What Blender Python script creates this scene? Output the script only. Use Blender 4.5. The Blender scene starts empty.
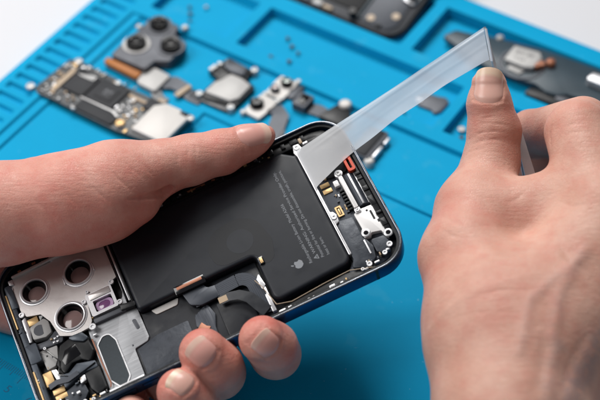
# Close-up of two hands opening a phone over a blue repair mat.  All lengths in millimetres, converted on mesh creation.
import bpy, bmesh, math, random
import numpy as np
from mathutils import Vector, Matrix
from mathutils.geometry import tessellate_polygon

S = 0.001
sc = bpy.context.scene
COL = sc.collection
rnd = random.Random(7)

# ------------------------------------------------------------------ camera, light, exposure
PITCH = math.radians(47.0)
CAM = np.array([0.0, 0.0, 470.0])
FOC = 1500.0                                     # focal length in photo pixels (600 px wide)
cR = np.array([1.0, 0, 0]); cW = np.array([0, math.cos(PITCH), -math.sin(PITCH)]); cU = np.cross(cR, cW)
cam_d = bpy.data.cameras.new('camera'); cam = bpy.data.objects.new('camera', cam_d); COL.objects.link(cam)
cam.location = CAM * S
cam.rotation_euler = (math.pi / 2 - PITCH, 0, 0)
cam_d.sensor_width = 36.0; cam_d.lens = 90.0
cam_d.clip_start = 0.01; cam_d.clip_end = 20.0
cam_d.dof.use_dof = True; cam_d.dof.focus_distance = 0.566; cam_d.dof.aperture_fstop = 8.0
sc.camera = cam

world = bpy.data.worlds.new('World'); sc.world = world; world.use_nodes = True
bg = world.node_tree.nodes['Background']
bg.inputs[0].default_value = (0.95, 0.97, 1.0, 1); bg.inputs[1].default_value = 0.125

def area(name, loc, target, size, sizey, power, color):
    d = bpy.data.lights.new(name, 'AREA'); d.shape = 'RECTANGLE'; d.size = size; d.size_y = sizey
    d.energy = power; d.color = color
    o = bpy.data.objects.new(name, d); COL.objects.link(o); o.location = loc
    o.rotation_euler = (Vector(target) - Vector(loc)).to_track_quat('-Z', 'Y').to_euler()
    return o
area('softbox_lamp', (-0.20, 1.35, 1.15), (0.0, 0.42, 0.02), 0.85, 0.55, 22.0, (1.0, 0.985, 0.96))
area('side_fill', (-0.95, 0.38, 0.95), (0.0, 0.42, 0.05), 0.6, 0.6, 8.6, (1.0, 0.98, 0.96))  # unseen fill added on the left to brighten the skin
sc.view_settings.view_transform = 'Standard'; sc.view_settings.look = 'None'
sc.view_settings.exposure = 0.0; sc.view_settings.gamma = 1.0
sc.render.engine = 'CYCLES'
sc.cycles.max_bounces = 10; sc.cycles.transparent_max_bounces = 12
sc.cycles.use_denoising = True

# ------------------------------------------------------------------ materials
def lin(r, g, b):
    f = lambda c: c / 12.92 if c <= 0.04045 else ((c + 0.055) / 1.055) ** 2.4
    return (f(r / 255), f(g / 255), f(b / 255), 1.0)

def mat(name, col, rough=0.5, metal=0.0, var=0.0, vscale=200.0, bump=0.0, bscale=1500.0, spec=0.5, coat=0.0, stretch=None, rvar=0.0):
    m = bpy.data.materials.new(name); m.use_nodes = True
    nt = m.node_tree; N = nt.nodes; L = nt.links; p = N['Principled BSDF']
    p.inputs['Base Color'].default_value = col; p.inputs['Roughness'].default_value = rough
    p.inputs['Metallic'].default_value = metal; p.inputs['Specular IOR Level'].default_value = spec
    p.inputs['Coat Weight'].default_value = coat
    tc = N.new('ShaderNodeTexCoord'); mp = N.new('ShaderNodeMapping'); L.new(tc.outputs['Object'], mp.inputs['Vector'])
    if stretch: mp.inputs['Scale'].default_value = stretch
    if var > 0 or rvar > 0:
        n = N.new('ShaderNodeTexNoise'); n.inputs['Scale'].default_value = vscale; n.inputs['Detail'].default_value = 5
        L.new(mp.outputs[0], n.inputs['Vector'])
    if var > 0:
        mx = N.new('ShaderNodeMix'); mx.data_type = 'RGBA'
        mx.inputs[6].default_value = tuple(c * (1 - var) for c in col[:3]) + (1,)
        mx.inputs[7].default_value = tuple(min(1, c * (1 + var)) for c in col[:3]) + (1,)
        L.new(n.outputs['Fac'], mx.inputs[0]); L.new(mx.outputs[2], p.inputs['Base Color'])
    if rvar > 0:
        mr = N.new('ShaderNodeMapRange'); mr.inputs[1].default_value = 0.3; mr.inputs[2].default_value = 0.7
        mr.inputs[3].default_value = max(0.03, rough - rvar); mr.inputs[4].default_value = rough + rvar
        L.new(n.outputs['Fac'], mr.inputs[0]); L.new(mr.outputs[0], p.inputs['Roughness'])
    if bump > 0:
        b = N.new('ShaderNodeBump'); b.inputs['Strength'].default_value = bump; b.inputs['Distance'].default_value = 0.0002
        n2 = N.new('ShaderNodeTexNoise'); n2.inputs['Scale'].default_value = bscale; n2.inputs['Detail'].default_value = 4
        L.new(mp.outputs[0], n2.inputs['Vector']); L.new(n2.outputs['Fac'], b.inputs['Height']); L.new(b.outputs[0], p.inputs['Normal'])
    return m

M = {}
M['mat'] = mat('blue_silicone', (0.0, 0.33, 0.60, 1), 0.7, var=0.06, vscale=60, bump=0.15, bscale=2500, spec=0.12)
def speckle(m, scale, thr, col, amount):
    # lint and scuffs: sparse small spots of another colour mixed into the base colour
    nt = m.node_tree; N = nt.nodes; L = nt.links; p = N['Principled BSDF']; src = p.inputs['Base Color'].links[0].from_socket
    tc = N.new('ShaderNodeTexCoord'); n = N.new('ShaderNodeTexNoise'); n.inputs['Scale'].default_value = scale; n.inputs['Detail'].default_value = 2; L.new(tc.outputs['Object'], n.inputs['Vector'])
    r = N.new('ShaderNodeMapRange'); r.inputs[1].default_value = thr; r.inputs[2].default_value = thr + 0.05; r.inputs[4].default_value = amount; L.new(n.outputs['Fac'], r.inputs[0])
    x = N.new('ShaderNodeMix'); x.data_type = 'RGBA'; x.inputs[7].default_value = col; L.new(r.outputs[0], x.inputs[0]); L.new(src, x.inputs[6]); L.new(x.outputs[2], p.inputs['Base Color'])
speckle(M['mat'], 420, 0.735, (0.30, 0.55, 0.70, 1), 0.5)
speckle(M['mat'], 70, 0.62, (0.03, 0.36, 0.60, 1), 0.35)
speckle(M['mat'], 260, 0.76, (0.0, 0.16, 0.30, 1), 0.5)
M['mark'] = mat('mat_marking', (0.003, 0.18, 0.36, 1), 0.6)
M['desk'] = mat('white_desk', lin(212, 213, 218), 0.6, var=0.02, vscale=8, spec=0.3)
M['blue_metal'] = mat('blue_anodised_metal', (0.026, 0.085, 0.19, 1), 0.26, metal=0.85, var=0.15, vscale=150, bump=0.03)
M['rim'] = mat('polished_rim', (0.17, 0.18, 0.20, 1), 0.25, metal=0.9, rvar=0.08, vscale=300)
M['slate'] = mat('slate_paint', (0.055, 0.068, 0.088, 1), 0.42, metal=0.3, var=0.3, vscale=250, bump=0.1, rvar=0.1)
M['black'] = mat('black_plastic', (0.008, 0.009, 0.011, 1), 0.42, spec=0.3, var=0.3, vscale=300, bump=0.08, rvar=0.08)
M['black_gloss'] = mat('black_gloss', (0.006, 0.006, 0.008, 1), 0.12, rvar=0.05, vscale=200)
M['battery'] = mat('battery_wrap', (0.0105, 0.0130, 0.0190, 1), 0.45, var=0.12, vscale=120, bump=0.06, bscale=3500, rvar=0.10, spec=0.3)
M['battery_pad'] = mat('battery_pad', (0.0060, 0.0072, 0.0105, 1), 0.40, spec=0.3, bump=0.06, bscale=3500)
M['print'] = mat('grey_print', (0.20, 0.215, 0.24, 1), 0.5)
M['flex'] = mat('black_flex', (0.020, 0.023, 0.029, 1), 0.38, var=0.2, vscale=200, bump=0.05, rvar=0.08)
M['flex_grey'] = mat('grey_flex', (0.036, 0.042, 0.055, 1), 0.40, spec=0.35, metal=0.2, var=0.2, vscale=250, bump=0.05)
M['trace'] = mat('flex_trace', (0.046, 0.054, 0.072, 1), 0.4, metal=0.2)
M['foil'] = mat('crinkled_foil', (0.040, 0.046, 0.058, 1), 0.42, metal=0.2, spec=0.3, var=0.3, vscale=300, bump=0.9, bscale=350, rvar=0.1)
M['floor'] = mat('black_floor', (0.010, 0.012, 0.017, 1), 0.45, spec=0.3, var=0.3, vscale=220, bump=0.12, bscale=500, rvar=0.1)
M['steel'] = mat('bracket_steel', (0.60, 0.57, 0.56, 1), 0.40, metal=0.65, var=0.12, vscale=180, bump=0.08, bscale=1200, rvar=0.08)
M['steel_lines'] = mat('lined_steel_sheet', (0.40, 0.41, 0.43, 1), 0.5, metal=0.35, var=0.30, vscale=900, bump=0.3, bscale=900, stretch=(0.12, 1.6, 1.0))
M['steel_bright'] = mat('bright_steel', (0.66, 0.66, 0.68, 1), 0.38, metal=0.75, var=0.05, vscale=250, rvar=0.08)
M['white_metal'] = mat('white_label_metal', (0.58, 0.56, 0.54, 1), 0.5, metal=0.1, var=0.05, vscale=200)
M['white_plate'] = mat('white_plate', (0.80, 0.79, 0.79, 1), 0.4, metal=0.1, var=0.05, vscale=200)
M['gold'] = mat('gold_contact', (0.62, 0.42, 0.20, 1), 0.42, metal=0.6, var=0.15, vscale=600)
M['copper'] = mat('copper_tab', (0.34, 0.13, 0.07, 1), 0.45, metal=0.3, var=0.15, vscale=500)
M['amber'] = mat('amber_film', (0.40, 0.13, 0.012, 1), 0.45, var=0.2, vscale=400, spec=0.25)
M['red_seal'] = mat('red_seal', (0.62, 0.06, 0.015, 1), 0.4)
M['lens_tint'] = mat('skin_tone_glass', (0.31, 0.20, 0.19, 1), 0.10, spec=0.6, rvar=0.03)
M['lens_black'] = mat('lens_black_glass', (0.003, 0.003, 0.004, 1), 0.10, spec=0.18)
M['lens_green'] = mat('coated_lens_glass', (0.02, 0.09, 0.05, 1), 0.05, spec=0.8)
M['purple'] = mat('purple_glass', (0.26, 0.10, 0.26, 1), 0.10, spec=0.8)
M['purple_ring'] = mat('lilac_ring', (0.60, 0.38, 0.62, 1), 0.25)
M['pcb'] = mat('dark_circuit_board', (0.045, 0.050, 0.055, 1), 0.45, var=0.4, vscale=500)
M['pcb_edge'] = mat('teal_board_edge', (0.006, 0.055, 0.065, 1), 0.4)
M['chip'] = mat('chip_resin', (0.026, 0.028, 0.033, 1), 0.6, spec=0.25, var=0.15, vscale=500)
M['solder'] = mat('solder_metal', (0.52, 0.52, 0.52, 1), 0.5, metal=0.5)
M['ceramic'] = mat('tan_ceramic', (0.42, 0.31, 0.20, 1), 0.45)
M['grey_plate'] = mat('grey_module_metal', (0.095, 0.10, 0.115, 1), 0.5, metal=0.3, spec=0.3, var=0.1, vscale=200, rvar=0.05)
M['silver_shield'] = mat('silver_shield', (0.42, 0.415, 0.41, 1), 0.55, metal=0.25, var=0.05, vscale=150)
M['teal_plate'] = mat('dark_teal_plate', (0.026, 0.048, 0.066, 1), 0.42, spec=0.35, var=0.3, vscale=90)
M['screen_back'] = mat('screen_back', (0.030, 0.033, 0.040, 1), 0.40, metal=0.3, var=0.2, vscale=120)

# ------------------------------------------------------------------ mesh helpers
def mesh_obj(name, V, F, m, parent=None, smooth=35):
    me = bpy.data.meshes.new(name)
    me.from_pydata([(v[0] * S, v[1] * S, v[2] * S) for v in V], [], F)
    me.materials.append(m)
    if smooth:
        me.polygons.foreach_set('use_smooth', [True] * len(me.polygons)); me.set_sharp_from_angle(angle=math.radians(smooth))
    me.update()
    o = bpy.data.objects.new(name, me); COL.objects.link(o)
    if parent is not None: o.parent = parent
    return o

def signed_area(P):
    return 0.5 * sum(P[i][0] * P[(i + 1) % len(P)][1] - P[(i + 1) % len(P)][0] * P[i][1] for i in range(len(P)))

def inset(P, d):
    n = len(P); out = []
    for i in range(n):
        a, b, c = P[i - 1], P[i], P[(i + 1) % n]
        e1 = (b[0] - a[0], b[1] - a[1]); e2 = (c[0] - b[0], c[1] - b[1])
        l1 = math.hypot(*e1) or 1e-9; l2 = math.hypot(*e2) or 1e-9
        n1 = (-e1[1] / l1, e1[0] / l1); n2 = (-e2[1] / l2, e2[0] / l2)
        k = 1 + n1[0] * n2[0] + n1[1] * n2[1]; k = max(k, 0.35)
        out.append((b[0] + d * (n1[0] + n2[0]) / k, b[1] + d * (n1[1] + n2[1]) / k))
    return out

def rpoly(P, r, n=5):
    """Polygon with filleted corners; r a number or a list."""
    if signed_area(P) < 0: P = P[::-1]; r = r[::-1] if isinstance(r, (list, tuple)) else r
    out = []
    for i in range(len(P)):
        a, b, c = P[i - 1], P[i], P[(i + 1) % len(P)]
        ri = r[i] if isinstance(r, (list, tuple)) else r
        va = np.array(a, float) - b; vc = np.array(c, float) - b
        la, lc = np.linalg.norm(va), np.linalg.norm(vc); va /= la; vc /= lc
        ang = math.acos(max(-1, min(1, float(va @ vc))))
        if ri <= 0 or ang > 3.05: out.append(tuple(b)); continue
        t = min(ri / math.tan(ang / 2), la * 0.49, lc * 0.49); rr = t * math.tan(ang / 2)
        cen = np.array(b) + (va + vc) / np.linalg.norm(va + vc) * rr / math.sin(ang / 2)
        p0 = np.array(b) + va * t - cen; p1 = np.array(b) + vc * t - cen
        t0 = math.atan2(p0[1], p0[0]); t1 = math.atan2(p1[1], p1[0]); dt = (t1 - t0 + math.pi) % (2 * math.pi) - math.pi
        for k in range(n + 1):
            th = t0 + dt * k / n; out.append((cen[0] + rr * math.cos(th), cen[1] + rr * math.sin(th)))
    return out

def rect(x0, y0, x1, y1, r=0, n=4):
    P = [(x0, y0), (x1, y0), (x1, y1), (x0, y1)]
    return rpoly(P, r, n) if r > 0 else P

def circle(cx, cy, r, n=28, sx=1.0):
    return [(cx + sx * r * math.cos(2 * math.pi * k / n), cy + r * math.sin(2 * math.pi * k / n)) for k in range(n)]

class MB:
    def __init__(s): s.V = []; s.F = []
    def add(s, V, F):
        o = len(s.V); s.V += [tuple(v) for v in V]; s.F += [tuple(i + o for i in f) for f in F]; return s
    def prism(s, P, z0, z1, bev=0.15, bottom=True):
        """Extruded outline with a softened top edge."""
        if signed_area(P) < 0: P = P[::-1]
        n = len(P); rings = [(P, z0)]
        if bev > 0:
            rings += [(P, z1 - bev), (inset(P, bev * 0.3), z1 - bev * 0.3), (inset(P, bev), z1)]
        else: rings += [(P, z1)]
        V = [(x, y, z) for R, z in rings for x, y in R]; F = []
        for k in range(len(rings) - 1):
            for i in range(n):
                j = (i + 1) % n; F.append((k * n + i, k * n + j, (k + 1) * n + j, (k + 1) * n + i))
        top = (len(rings) - 1) * n
        F.append(tuple(top + i for i in range(n)))
        if bottom: F.append(tuple(range(n))[::-1])
        return s.add(V, F)
    def holed(s, P, holes, z0, z1):
        """Plate with openings."""
        if signed_area(P) < 0: P = P[::-1]
        holes = [h[::-1] if signed_area(h) > 0 else h for h in holes]
        loops = [P] + holes; flat = [p for l in loops for p in l]; n = len(flat)
        tris = tessellate_polygon([[Vector((x, y, 0)) for x, y in l] for l in loops])
        V = [(x, y, z1) for x, y in flat] + [(x, y, z0) for x, y in flat]; F = []
        for t in tris:
            a, b, c = (flat[i] for i in t)
            up = (b[0] - a[0]) * (c[1] - a[1]) - (b[1] - a[1]) * (c[0] - a[0]) > 0
            t = tuple(t) if up else tuple(t)[::-1]
            F.append(t); F.append(tuple(n + i for i in t[::-1]))
        o = 0
        for l in loops:
            m = len(l)
            for i in range(m):
                j = (i + 1) % m; F.append((n + o + i, n + o + j, o + j, o + i))
            o += m
        return s.add(V, F)
    def lathe(s, cx, cy, prof, n=32):
        """Profile of (r, z) turned about a vertical axis."""
        V = []; F = []; m = len(prof)
        for r, z in prof:
            for k in range(n):
                t = 2 * math.pi * k / n; V.append((cx + r * math.cos(t), cy + r * math.sin(t), z))
        for q in range(m - 1):
            for k in range(n):
                j = (k + 1) % n; F.append((q * n + k, q * n + j, (q + 1) * n + j, (q + 1) * n + k))
        if prof[-1][0] > 1e-6: F.append(tuple((m - 1) * n + k for k in range(n)))
        if prof[0][0] > 1e-6: F.append(tuple(range(n))[::-1])
        return s.add(V, F)
    def tube(s, pts, r, n=8):
        """Round bar through points; r a number or one per point."""
        pts = [np.array(p, float) for p in pts]; V = []; F = []
        up = np.array([0.13, 0.21, 0.97])
        for i, p in enumerate(pts):
            d = pts[min(i + 1, len(pts) - 1)] - pts[max(i - 1, 0)]; d /= np.linalg.norm(d)
            a = np.cross(d, up); a /= np.linalg.norm(a); b = np.cross(d, a)
            ri = r[i] if isinstance(r, (list, tuple)) else r
            for k in range(n):
                t = 2 * math.pi * k / n; V.append(p + ri * (a * math.cos(t) + b * math.sin(t)))
        for i in range(len(pts) - 1):
            for k in range(n):
                j = (k + 1) % n; F.append((i * n + k, i * n + j, (i + 1) * n + j, (i + 1) * n + k))
        F.append(tuple(range(n))[::-1]); F.append(tuple((len(pts) - 1) * n + k for k in range(n)))
        return s.add(V, F)
    def ribbon(s, pts, width, th=0.15):
        """Flat strip through 3-D points; width a number or one per point."""
        pts = [np.array(p, float) for p in pts]; V = []; F = []; n = len(pts)
        for i, p in enumerate(pts):
            d = pts[min(i + 1, n - 1)] - pts[max(i - 1, 0)]; side = np.cross([0, 0, 1], d); side /= np.linalg.norm(side) or 1
            w = (width[i] if isinstance(width, (list, tuple)) else width) / 2
            for o, h in ((-w, 0), (w, 0), (w, th), (-w, th)): V.append(p + side * o + np.array([0, 0, h]))
        for i in range(n - 1):
            for k in range(4):
                j = (k + 1) % 4; F.append((i * 4 + k, i * 4 + j, i * 4 + 4 + j, i * 4 + 4 + k)[::-1])
        F.append((0, 1, 2, 3)); F.append(tuple((n - 1) * 4 + k for k in (3, 2, 1, 0)))
        return s.add(V, F)
    def ball(s, c, r, n=12, sz=1.0):
        prof = [(r * math.sin(t), r * sz * -math.cos(t)) for t in np.linspace(0.02, math.pi - 0.02, n // 2 + 2)]
        return s.lathe(c[0], c[1], [(a, c[2] + z) for a, z in prof], n)
    def build(s, name, m, parent=None, smooth=35): return mesh_obj(name, s.V, s.F, m, parent, smooth)

def text_mesh(name, body, size, m, parent, origin, xdir, ydir, align='LEFT', thick=0.02):
    """Lettering as thin raised print; origin and directions in the parent's space (mm)."""
    c = bpy.data.curves.new(name, 'FONT'); c.body = body; c.size = size; c.align_x = align; c.resolution_u = 3
    o = bpy.data.objects.new(name + '_tmp', c); COL.objects.link(o)
    dg = bpy.context.evaluated_depsgraph_get(); me = bpy.data.meshes.new_from_object(o.evaluated_get(dg))
    COL.objects.unlink(o); bpy.data.objects.remove(o); bpy.data.curves.remove(c)
    X = np.array(xdir, float); Y = np.array(ydir, float); Z = np.cross(X, Y); og = np.array(origin, float)
    V = [og + v.co.x * X + v.co.y * Y + thick * Z for v in me.vertices]
    F = [tuple(p.vertices) for p in me.polygons]; bpy.data.meshes.remove(me)
    return mesh_obj(name, V, F, m, parent, smooth=0)

def empty(name, loc=(0, 0, 0), rotz=0.0, matrix=None):
    o = bpy.data.objects.new(name, None); COL.objects.link(o); o.empty_display_size = 0.01
    if matrix is not None: o.matrix_world = matrix
    else: o.location = Vector(loc) * S; o.rotation_euler = (0, 0, rotz)
    return o
def tag(o, label=None, cat=None, group=None, kind=None):
    if label: o['label'] = label
    if cat: o['category'] = cat
    if group: o['group'] = group
    if kind: o['kind'] = kind
    return o
# ------------------------------------------------------------------ desk and repair mat
TH = math.radians(-32.5)
AX = np.array([math.cos(TH), math.sin(TH), 0]); BX = np.array([math.sin(TH), -math.cos(TH), 0])   # mat: a along its back edge, b towards the viewer
MO = np.array([-49.66, 670.47, 0.0])
def mp(a, b, z=0.0): return MO + AX * a + BX * b + np.array([0, 0, z])
def local(a, b, z=0.0):  # mat-local coordinates with the empty's axes (x = a, y = -b)
    return (a, -b, z)

desk = MB()
desk.prism(rect(-1100, -700, 1100, 1500, 20), -26.0, -7.0, 3.0)
tag(desk.build('desk', M['desk']), kind='structure')

A1, B1 = 372.0, 350.0
a_edges = [(10, 'e')]; rects = []          # (a0, a1, b0, b1, z)
def H(a, b):
    z = 0.0
    if a < 38.0: z = 1.1
    if a < 33.0: z = 2.2
    if b < 109.0: z = 2.2
    if a > 101.0 and b > 147.0 and a < 330: z = -1.1
    if a > 330 : z = 2.2
    for (a0, a1, b0, b1, h) in rects:
        if a0 < a < a1 and b0 < b < b1: z = h
    return z
for k in range(33): rects.append((15.0, 29.0, 95.0 + k * 7.05, 98.2 + k * 7.05, 0.6))
FL = -3.2
F2 = -2.2
rects += [(38.0, 81.0, 71.0, 101.0, F2), (88.0, 193.0, 71.0, 101.0, F2), (199.0, 262.0, 71.0, 101.0, F2), (268.0, 340.0, 71.0, 101.0, F2),
          (24.0, 153.0, 25.0, 60.5, FL), (160.0, 300.0, 25.0, 60.5, FL), (307.0, 340.0, 25.0, 60.5, FL)]
def lines(lo, hi, feats):
    e = 0.4; L = {lo, lo + 0.7, hi - 0.7, hi}
    for f in feats: L |= {f - e, f + e}
    L = sorted(x for x in L if lo <= x <= hi); out = [L[0]]
    for x in L[1:]:
        if x - out[-1] > 0.05: out.append(x)
    return out
AL = lines(10.0, A1, [33, 38, 101, 330] + [r[0] for r in rects] + [r[1] for r in rects])
BL = lines(13.5, B1, [109, 147] + [r[2] for r in rects] + [r[3] for r in rects])
V = []; F = []; na = len(AL); nb = len(BL)
for b in BL:
    for a in AL:
        z = H(a, b)
        if a in (AL[0], AL[-1]) or b in (BL[0], BL[-1]): z -= 0.7
        V.append(local(a, b, z))
for j in range(nb - 1):
    for i in range(na - 1):
        F.append((j * na + i, (j + 1) * na + i, (j + 1) * na + i + 1, j * na + i + 1))
edge = [i for i in range(na)] + [j * na + na - 1 for j in range(1, nb)] + [(nb - 1) * na + i for i in range(na - 2, -1, -1)] + [j * na for j in range(nb - 2, 0, -1)]
o0 = len(V)
for i in edge: V.append((V[i][0], V[i][1], -6.98))
for k in range(len(edge)):
    k2 = (k + 1) % len(edge); F.append((edge[k], edge[k2], o0 + k2, o0 + k))
F.append(tuple(o0 + k for k in range(len(edge)))[::-1])
rmat = empty('repair_mat', MO, TH)
tag(rmat, 'blue silicone repair mat with recessed trays and a slotted edge on the white desk', 'mat')
mesh_obj('mat_body', V, F, M['mat'], rmat, smooth=50)
# ruler printed along the front of the work area
mk = MB()
RB = 302.5
for k in range(-40, 161):
    a = 126.0 + k
    ln = 6.0 if k % 10 == 0 else (4.4 if k % 5 == 0 else 2.8)
    mk.prism([(a - 0.16, -RB - ln), (a + 0.16, -RB - ln), (a + 0.16, -RB), (a - 0.16, -RB)], -1.1, -1.05, 0)
mk.build('ruler_ticks', M['mark'], rmat, smooth=0)
for k in range(-4, 17):
    text_mesh('ruler_numeral', str(k + 5), 5.0, M['mark'], rmat, (126.0 + k * 10 - 1.2, -RB - 11.6, -1.07), (1, 0, 0), (0, 1, 0), 'CENTER')
# ------------------------------------------------------------------ the open phone (local: u along, v across, w out of the open face; rim at w = 0)
pX = np.array([0.9040, 0.3525, 0.2417]); pY = np.array([-0.3896, 0.9123, 0.1266])
pX /= np.linalg.norm(pX); pY -= pX * (pX @ pY); pY /= np.linalg.norm(pY); pZ = np.cross(pX, pY)
PO = np.array([-39.05, 365.59, 43.72])
def ph(u, v, w=0.0): return PO + pX * u + pY * v + pZ * w
pmx = Matrix([[pX[i], pY[i], pZ[i], PO[i] * S] for i in range(3)] + [[0, 0, 0, 1]])
phone = empty('smartphone', matrix=pmx)
tag(phone, 'opened dark blue smartphone without its screen, battery and inner parts exposed, held in a hand', 'phone')
HW, HH = 73.3, 35.9
def body(d, r): return rect(-HW + d, -HH + d, HW - d, HH - d, max(r - d, 1.0), 10)
# frame: closed ring from a cross-section
prof = [(0.35, -7.3), (0.0, -6.9), (0.0, -0.35), (0.12, -0.1), (0.35, 0.0), (0.85, 0.0), (1.0, -0.1), (1.05, -0.9), (2.1, -0.95), (2.2, -1.1), (2.3, -5.4)]
fr = MB(); rings = [(body(d, 12.0), z) for d, z in prof]; n = len(rings[0][0]); V = [(x, y, z) for R, z in rings for x, y in R]; F = []
for k in range(len(rings) - 1):
    for i in range(n):
        j = (i + 1) % n; F.append((k * n + i, k * n + j, (k + 1) * n + j, (k + 1) * n + i))
fr.add(V, F); frame = fr.build('frame', M['blue_metal'], phone, 40)
lip = MB(); rings = [(body(d, 12.0), z) for d, z in ((0.16, -0.02), (0.35, 0.07), (0.8, 0.07), (0.95, -0.04))]; V = [(x, y, z) for R, z in rings for x, y in R]; F = []
for k in range(3):
    for i in range(n):
        j = (i + 1) % n; F.append((k * n + i, k * n + j, (k + 1) * n + j, (k + 1) * n + i))
lip.add(V, F); lip.build('rim_lip', M['rim'], frame, 40)
led = MB(); rings = [(body(d, 12.0), z) for d, z in ((1.08, -0.84), (2.12, -0.88), (2.24, -1.05), (2.26, -2.2))]; V = [(x, y, z) for R, z in rings for x, y in R]; F = []
for k in range(3):
    for i in range(n):
        j = (i + 1) % n; F.append((k * n + i, k * n + j, (k + 1) * n + j, (k + 1) * n + i))
led.add(V, F); led.build('sealing_ledge', M['black'], frame, 40)
# frame furniture on the long side towards the viewer: antenna band, button slots
for u in (58.5, -62.0):
    b = MB(); b.prism(rect(u - 0.55, -HH - 0.02, u + 0.55, -HH + 0.3), -7.0, -0.2, 0); b.build('antenna_band', M['black'], frame)
for u0, u1 in ((-49.0, -38.5), (-35.5, -29.5)):
    b = MB(); b.prism([(x, -HH - 0.32) if i in (0, 1) else (x, -HH + 0.2) for i, x in enumerate((u0, u1, u1, u0))], -4.9, -2.6, 0.1); b.build('side_button', M['blue_metal'], frame)
    b = MB(); b.prism(rect(u0 - 0.3, -HH - 0.04, u1 + 0.3, -HH + 0.1), -5.2, -2.3, 0); b.build('button_slot', M['black_gloss'], frame)
back = MB(); back.prism(body(0.4, 12.0), -7.5, -5.35, 0); back.build('back_shell', M['black'], phone)
# inner side walls in slate blue-grey, seen along the far left edge
wl = MB(); wl.prism(rect(-71.0, -31.5, -68.6, 24.0), -5.2, -1.6, 0.4); wl.prism(rect(-70.9, -9.5, -66.2, -1.0, 0.8), -5.2, -1.25, 0.5)
wl.prism(rect(-70.6, 16.0, -67.6, 27.0, 0.8), -5.2, -1.3, 0.5)
wl.build('inner_wall', M['slate'], phone)
wt = MB(); wt.prism(rpoly([(-67, 29.6), (60, 29.6), (66, 27), (70.4, 22), (70.9, 24), (66, 32.0), (60, 33.4), (-60, 33.4), (-67, 31)], 1.2), -5.2, -2.2, 0.4)
for k in range(26):
    u = -58 + k * 4.6 + rnd.uniform(-0.8, 0.8); wt.prism(rect(u, 30.2 + rnd.uniform(0, 0.8), u + rnd.uniform(1.2, 3.2), 33.0, 0.2), -2.4, -1.7 + rnd.uniform(0, 0.4), 0.2)
wt.build('edge_rail', M['black'], phone)
wr = MB(); wr.prism(rpoly([(68.7, -24), (71.0, -24), (71.0, 22), (68.7, 22)], 0.4), -5.2, -2.0, 0.3)
for v, l_, z_ in ((-19, 3.4, -1.7), (-13.5, 1.2, -1.4), (-9, 4.6, -1.9), (-2, 2.2, -1.5), (3.5, 1.0, -1.7), (6, 1.4, -1.6), (18, 3, -1.7)):
    wr.prism(rect(68.6, v, 70.9, v + l_, 0.3), -2.2, z_, 0.2)
wr.build('edge_rail', M['black'], phone)
gs = MB()
for v0, v1 in ((7.0, 23.0), (-29.0, -12.5)): gs.prism(rect(-71.02, v0, -70.45, v1), -1.7, -0.98, 0.1)
gs.build('gold_strip', M['gold'], phone)

# battery
bp = [(-26.7, -7.6), (20.9, -7.6), (20.6, -28.9), (49.7, -26.9 - 0.3), (52.2, -24.6), (52.2, 25.5), (47.6, 29.4), (-26.7, 29.4)]
bp = rpoly([(-26.7, -7.6), (20.9, -7.6), (20.6, -28.9), (52.2, -27.2), (52.2, 25.4), (47.4, 29.4), (-26.7, 29.4)], [1.5, 1.6, 3.0, 3.2, 1.5, 1.5, 1.5], 6)
bt = MB(); V0 = bp; nb_ = len(V0)
rg = [(V0, -5.2), (V0, -2.1), (inset(V0, 0.15), -1.6), (inset(V0, 0.5), -1.3), (inset(V0, 1.0), -1.18), (inset(V0, 1.5), -1.15)]
Vv = [(x, y, z) for R, z in rg for x, y in R]; Ff = []
for k in range(len(rg) - 1):
    for i in range(nb_):
        j = (i + 1) % nb_; Ff.append((k * nb_ + i, k * nb_ + j, (k + 1) * nb_ + j, (k + 1) * nb_ + i))
Ff.append(tuple((len(rg) - 1) * nb_ + i for i in range(nb_))); bt.add(Vv, Ff)
battery = bt.build('battery', M['battery'], phone, 50)
pad = MB(); pad.prism(rpoly([(6.5, -6.2), (21.8, -6.2), (23.4, -13.5), (27.5, -12.0), (29.8, -4.0), (27.5, 7.0), (20.5, 11.0), (10.0, 9.6), (5.6, 3.0)], 7.0, 8), -1.15, -1.115, 0.02); pad.build('coil_pad', M['battery_pad'], battery, 0)
pad = MB(); pad.prism(circle(18.4, 0.8, 5.2, 30), -1.115, -1.095, 0.015); pad.build('coil_bump', M['battery'], battery, 0)
for u, v, sz, s in ((39.2, -20.8, 1.75, 'Rechargeable Li-ion Battery  Model A2656'), (41.9, -17.6, 1.7, 'WARNING: Authorized Service Provider Only.'),
                    (44.1, -20.6, 1.7, 'Potential for fire or burning. Do not disassemble, crush, puncture,'), (46.3, -20.6, 1.7, 'heat or burn.')):
    t = text_mesh('battery_print', s, sz, M['print'], battery, (u, v, -1.145), (0, 1, 0), (-1, 0, 0))
    me = t.data; xs = np.array([q.co.y for q in me.vertices]); L_ = (xs.max() - xs.min()) / S; want = {39.2: 28.5, 41.9: 40.0, 44.1: 42.5, 46.3: 8.3}[u]
    k = want / L_; y0 = xs.min()
    for q in me.vertices: q.co.y = y0 + (q.co.y - y0) * k
# warning triangle
tri = MB(); tri.holed([(42.1, -20.5), (42.1, -18.3), (40.2, -19.4)], [[(41.85, -20.05), (41.85, -18.75), (40.75, -19.4)]], -1.15, -1.12); tri.prism(rect(40.95, -19.5, 41.7, -19.3), -1.15, -1.12, 0); tri.build('warning_mark', M['print'], battery, 0)
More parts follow.
